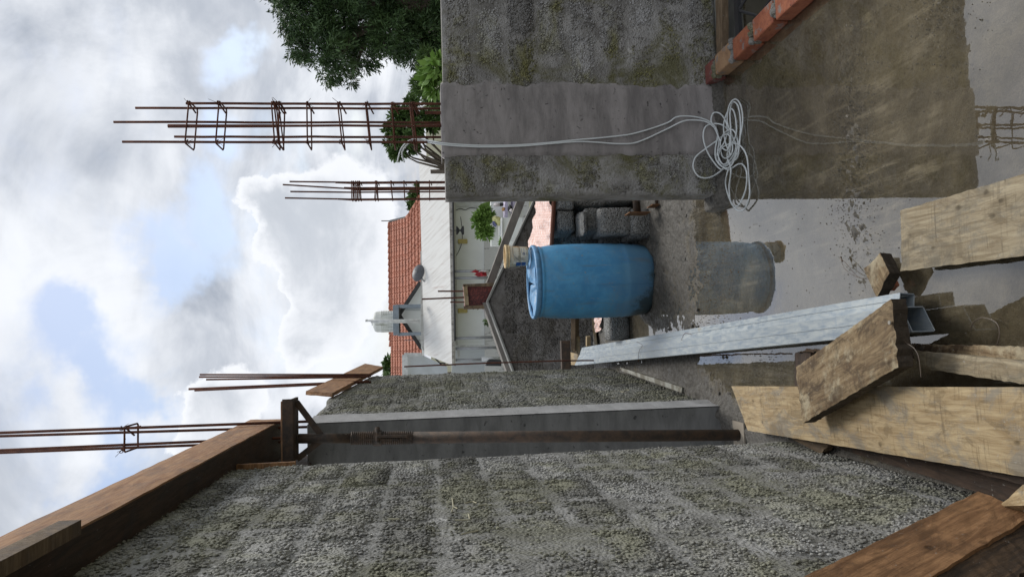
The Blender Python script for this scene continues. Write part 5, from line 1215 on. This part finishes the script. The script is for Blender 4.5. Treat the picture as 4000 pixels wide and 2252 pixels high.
def pot(f, x0_, y0_, x1_, y1_, Yc, lab):
    a, c_ = A4(f, x0_, y0_, Yc), A4(f, x1_, y1_, Yc); r_ = abs(a.x-c_.x)/2; hh = abs(a.z-c_.z); b = MB()
    b.lathe([(0, 0), (r_*.65, 0), (r_*.9, hh*.85), (r_, hh*.85), (r_, hh), (r_*.85, hh), (r_*.8, hh*.8), (0, hh*.8)], ((a.x+c_.x)/2, Yc, min(a.z, c_.z)), 18); return tag(b.build('flower_pot', 'black_pot', loc=c_, smooth=True), lab, 'pot')
pot(h2, 1975, 695, 2040, 770, 22, 'small black flower pot above the left slope of the gable wall'); pot(h2, 2155, 1125, 2250, 1235, 21, 'larger black flower pot near the left foot of the gable wall')
quad('x', [A4(h2, 2040, 800, 24), A4(h2, 2600, 1080, 24), A4(h2, 2600, 1900, 24), A4(h2, 2150, 1240, 24), ], 'white_wall', .1, par=tw).name = 'terrace_step'
b = MB(); bb = A4(h2, 2060, 1355, 24.5); b.prism([A4(h2, *p, 24.3) for p in ((1935, 1400), (1960, 1330), (2000, 1300), (2170, 1310), (2170, 1405))], (0, .5, 0)); tag(b.build('scooter_cover', 'black_pot', loc=bb), 'dark covered object by the wall of the white house, beside the thin rusty rod', 'covered object')

# ------------------------------------------------------------------ vegetation
def leaves(name, parent, clumps, n, size, mat, asp=.3, drop=0., seed=1, kind=True):
    """clumps: (center, rx, ry, rz); leaves as small folded quads"""
    rs = np.random.RandomState(seed); wts = np.array([c[1]*c[3] for c in clumps]); wts = wts/wts.sum()
    vs = []; cid = rs.choice(len(clumps), n, p=wts)
    twig = {}
    V = np.zeros((n, 4, 3))
    sub = rs.randn(len(clumps)*40, 3)
    for i in range(n):
        c, rx, ry, rz = clumps[cid[i]]; t_ = sub[cid[i]*40+rs.randint(40)]
        d = t_/np.linalg.norm(t_)*(.35+.62*rs.rand()**.5 if rs.rand() < .2 else .80+.2*math.sin(t_[0]*9))
        p = np.array([c.x, c.y, c.z])+d*np.array([rx, ry, rz])+rs.randn(3)*np.array([rx, ry, rz])*.13
        dirn = d+rs.randn(3)*.6; dirn[2] -= drop; dirn /= np.linalg.norm(dirn); sd = np.cross(dirn, rs.randn(3)); sd /= np.linalg.norm(sd)+1e-9
        L = size*(.45+1.2*rs.rand()); w_ = L*asp
        V[i] = [p, p+dirn*L*.5+sd*w_*.5, p+dirn*L, p+dirn*L*.5-sd*w_*.5]
    me = bpy.data.meshes.new(name); vv = V.reshape(-1, 3); me.vertices.add(len(vv)); me.vertices.foreach_set('co', (vv-np.array(parent.location if parent else (0, 0, 0))).ravel())
    me.loops.add(4*n); me.loops.foreach_set('vertex_index', np.arange(4*n, dtype=np.int32)); me.polygons.add(n)
    me.polygons.foreach_set('loop_start', np.arange(0, 4*n, 4, dtype=np.int32)); me.polygons.foreach_set('loop_total', np.full(n, 4, dtype=np.int32)); me.update(calc_edges=True)
    me.materials.append(MT[mat]); o = bpy.data.objects.new(name, me); COL.objects.link(o); o.parent = parent
    if kind: o['kind'] = 'stuff'
    return o
def tree(lab, blobs_, Yd, n, size, mat, trunk, asp=.3, drop=0., seed=1, spread=1., ydep=.9, name='tree', cat='tree'):
    k_ = 1.5534/FPX*Yd; cl_ = []
    rs = random.Random(seed)
    for (x, y, r_) in blobs_:
        c = ay(x*1.5534, y*1.5534, Yd); 
        cl_.append((c+Vector((0, rs.uniform(-.5, .5)*ydep, 0)), r_*k_, r_*k_*1.2, r_*k_))
    base = Vector((trunk[0], Yd, -3.2)); rt = empty(name, base, lab, cat)
    leaves('crown', rt, cl_, n, size, mat, asp, drop, seed)
    b = MB(); top = Vector((trunk[0], Yd, trunk[1])); b.tube([base, base.lerp(top, .5)+Vector((.05, 0, 0)), top], [trunk[2], trunk[2]*.75, trunk[2]*.45], 10); b.build('trunk', 'bark_tree', rt, smooth=True)
    b = MB()
    for c, rx, ry, rz in cl_: b.tube([top.lerp(base, .15+.1*rs.random()), top.lerp(c, .5)+Vector((0, 0, -.1)), c], [trunk[2]*.35, trunk[2]*.2, .01], 5)
    b.build('branches', 'bark_tree', rt); return rt
tree('large dense dark green tree with drooping branches rising behind the right wall', [(760, 45, 62), (720, 8, 40), (800, 110, 60), (745, 115, 32), (840, 60, 80), (850, 165, 52), (835, 205, 30), (900, 110, 55), (920, 40, 85), (985, 95, 62), (1000, 30, 85), (1060, 100, 55), (1080, 30, 80), (880, -70, 110), (1000, -90, 130), (800, -90, 100), (1110, 60, 70), (760, -20, 60), (700, -60, 60), (1040, 140, 24), (880, 195, 20), (970, 140, 22)],
     14, 95000, .085, 'leaf_dark', (6.6, 2.6, .22), .22, .35, 3)
tree('rounded green tree behind the tall rebar cage', [(985, 330, 14), (1000, 300, 18), (1030, 290, 20), (1010, 350, 22), (1035, 365, 16), (1000, 385, 15), (1035, 262, 14), (980, 362, 11), (1045, 330, 18), (1085, 300, 25)], 24, 7000, .15, 'leaf_mid', (5.6, 1.4, .15), .4, .1, 7)
tree('feathery shrub with pale tips beside the big dark tree', [(1055, 215, 16), (1075, 200, 24), (1065, 240, 18), (1090, 235, 20), (1070, 165, 16), (1095, 180, 20)], 13.0, 5000, .10, 'leaf_mid', (5.0, 1.2, .05), .15, -.3, 9, cat='shrub', name='shrub')
tree('bright lime-green broad-leaved shrub just above the right wall', [(1085, 190, 16), (1095, 210, 18), (1075, 180, 12), (1100, 185, 16)], 11.0, 420, .14, 'leaf_lime', (4.5, 1.2, .03), .5, .0, 12, cat='shrub', name='shrub')
tree('small dark tree at the right end of the tiled roof', [(1042, 488, 12), (1050, 505, 13), (1040, 515, 10), (1060, 480, 12)], 34, 1800, .2, 'leaf_mid', (7.1, 1.5, .1), .4, 0, 15)
tree('distant small tree at the left end of the tiled roof', [(980, 912, 9), (988, 925, 10), (975, 930, 7)], 40, 500, .3, 'leaf_mid', (-1.6, 2.2, .1), .4, 0, 16)
def plant(f, cl, Yd, n, size, mat, asp, lab, seed, drop=.3, name='plant'):
    k_ = Yd/FPX/4.028; c_ = [(A4(f, x, y, Yd), r_*k_, r_*k_, r_*k_) for x, y, r_ in cl]; root = c_[-1][0]-Vector((0, 0, c_[-1][3])); rt = empty(name, root, lab, 'plant')
    leaves('foliage', rt, c_, n, size, mat, asp, drop, seed); b = MB()
    for c, a, _, _ in c_: b.tube([root, root.lerp(c, .6)+Vector((.02, 0, 0)), c], [.02, .012, .005], 5)
    b.build('stems', 'leaf_mid', rt); return rt
plant(h1, [(1790, 450, 55), (1800, 560, 55), (1850, 400, 60), (1870, 520, 60), (1900, 620, 55), (1830, 700, 40), (1940, 440, 50), (1960, 650, 45), (1950, 740, 30), (1930, 330, 45), (1990, 400, 40)], YT-.4, 2600, .11, 'leaf_lime', .35, 'bushy papaya plant with lobed lime-green leaves by the terrace wall', 31)
b = MB(); 
lf_ = [(1800, 270), (1850, 225), (1920, 195), (2000, 180), (1990, 250), (1930, 285), (1860, 290)]; b.prism([A4(h1, *p, YT-.5)+Vector((0, .03*i, 0)) for i, p in enumerate(lf_)], (0, .012, 0)); bl2 = tag(b.build('banana_leaf', 'leaf_lime'), 'broad bright banana leaf beside the end of the right wall', 'plant')
plant(h2, [(1935, 715, 26), (1945, 700, 20)], 22, 160, .08, 'leaf_mid', .35, 'small leafy plant in the small black pot', 35)
plant(h1, [(2170, 830, 22), (2165, 800, 16), (2172, 760, 12)], YT-.9, 160, .07, 'leaf_lime', .35, 'small green plant growing behind the rafter beam', 36)
print('objects', len(bpy.data.objects))
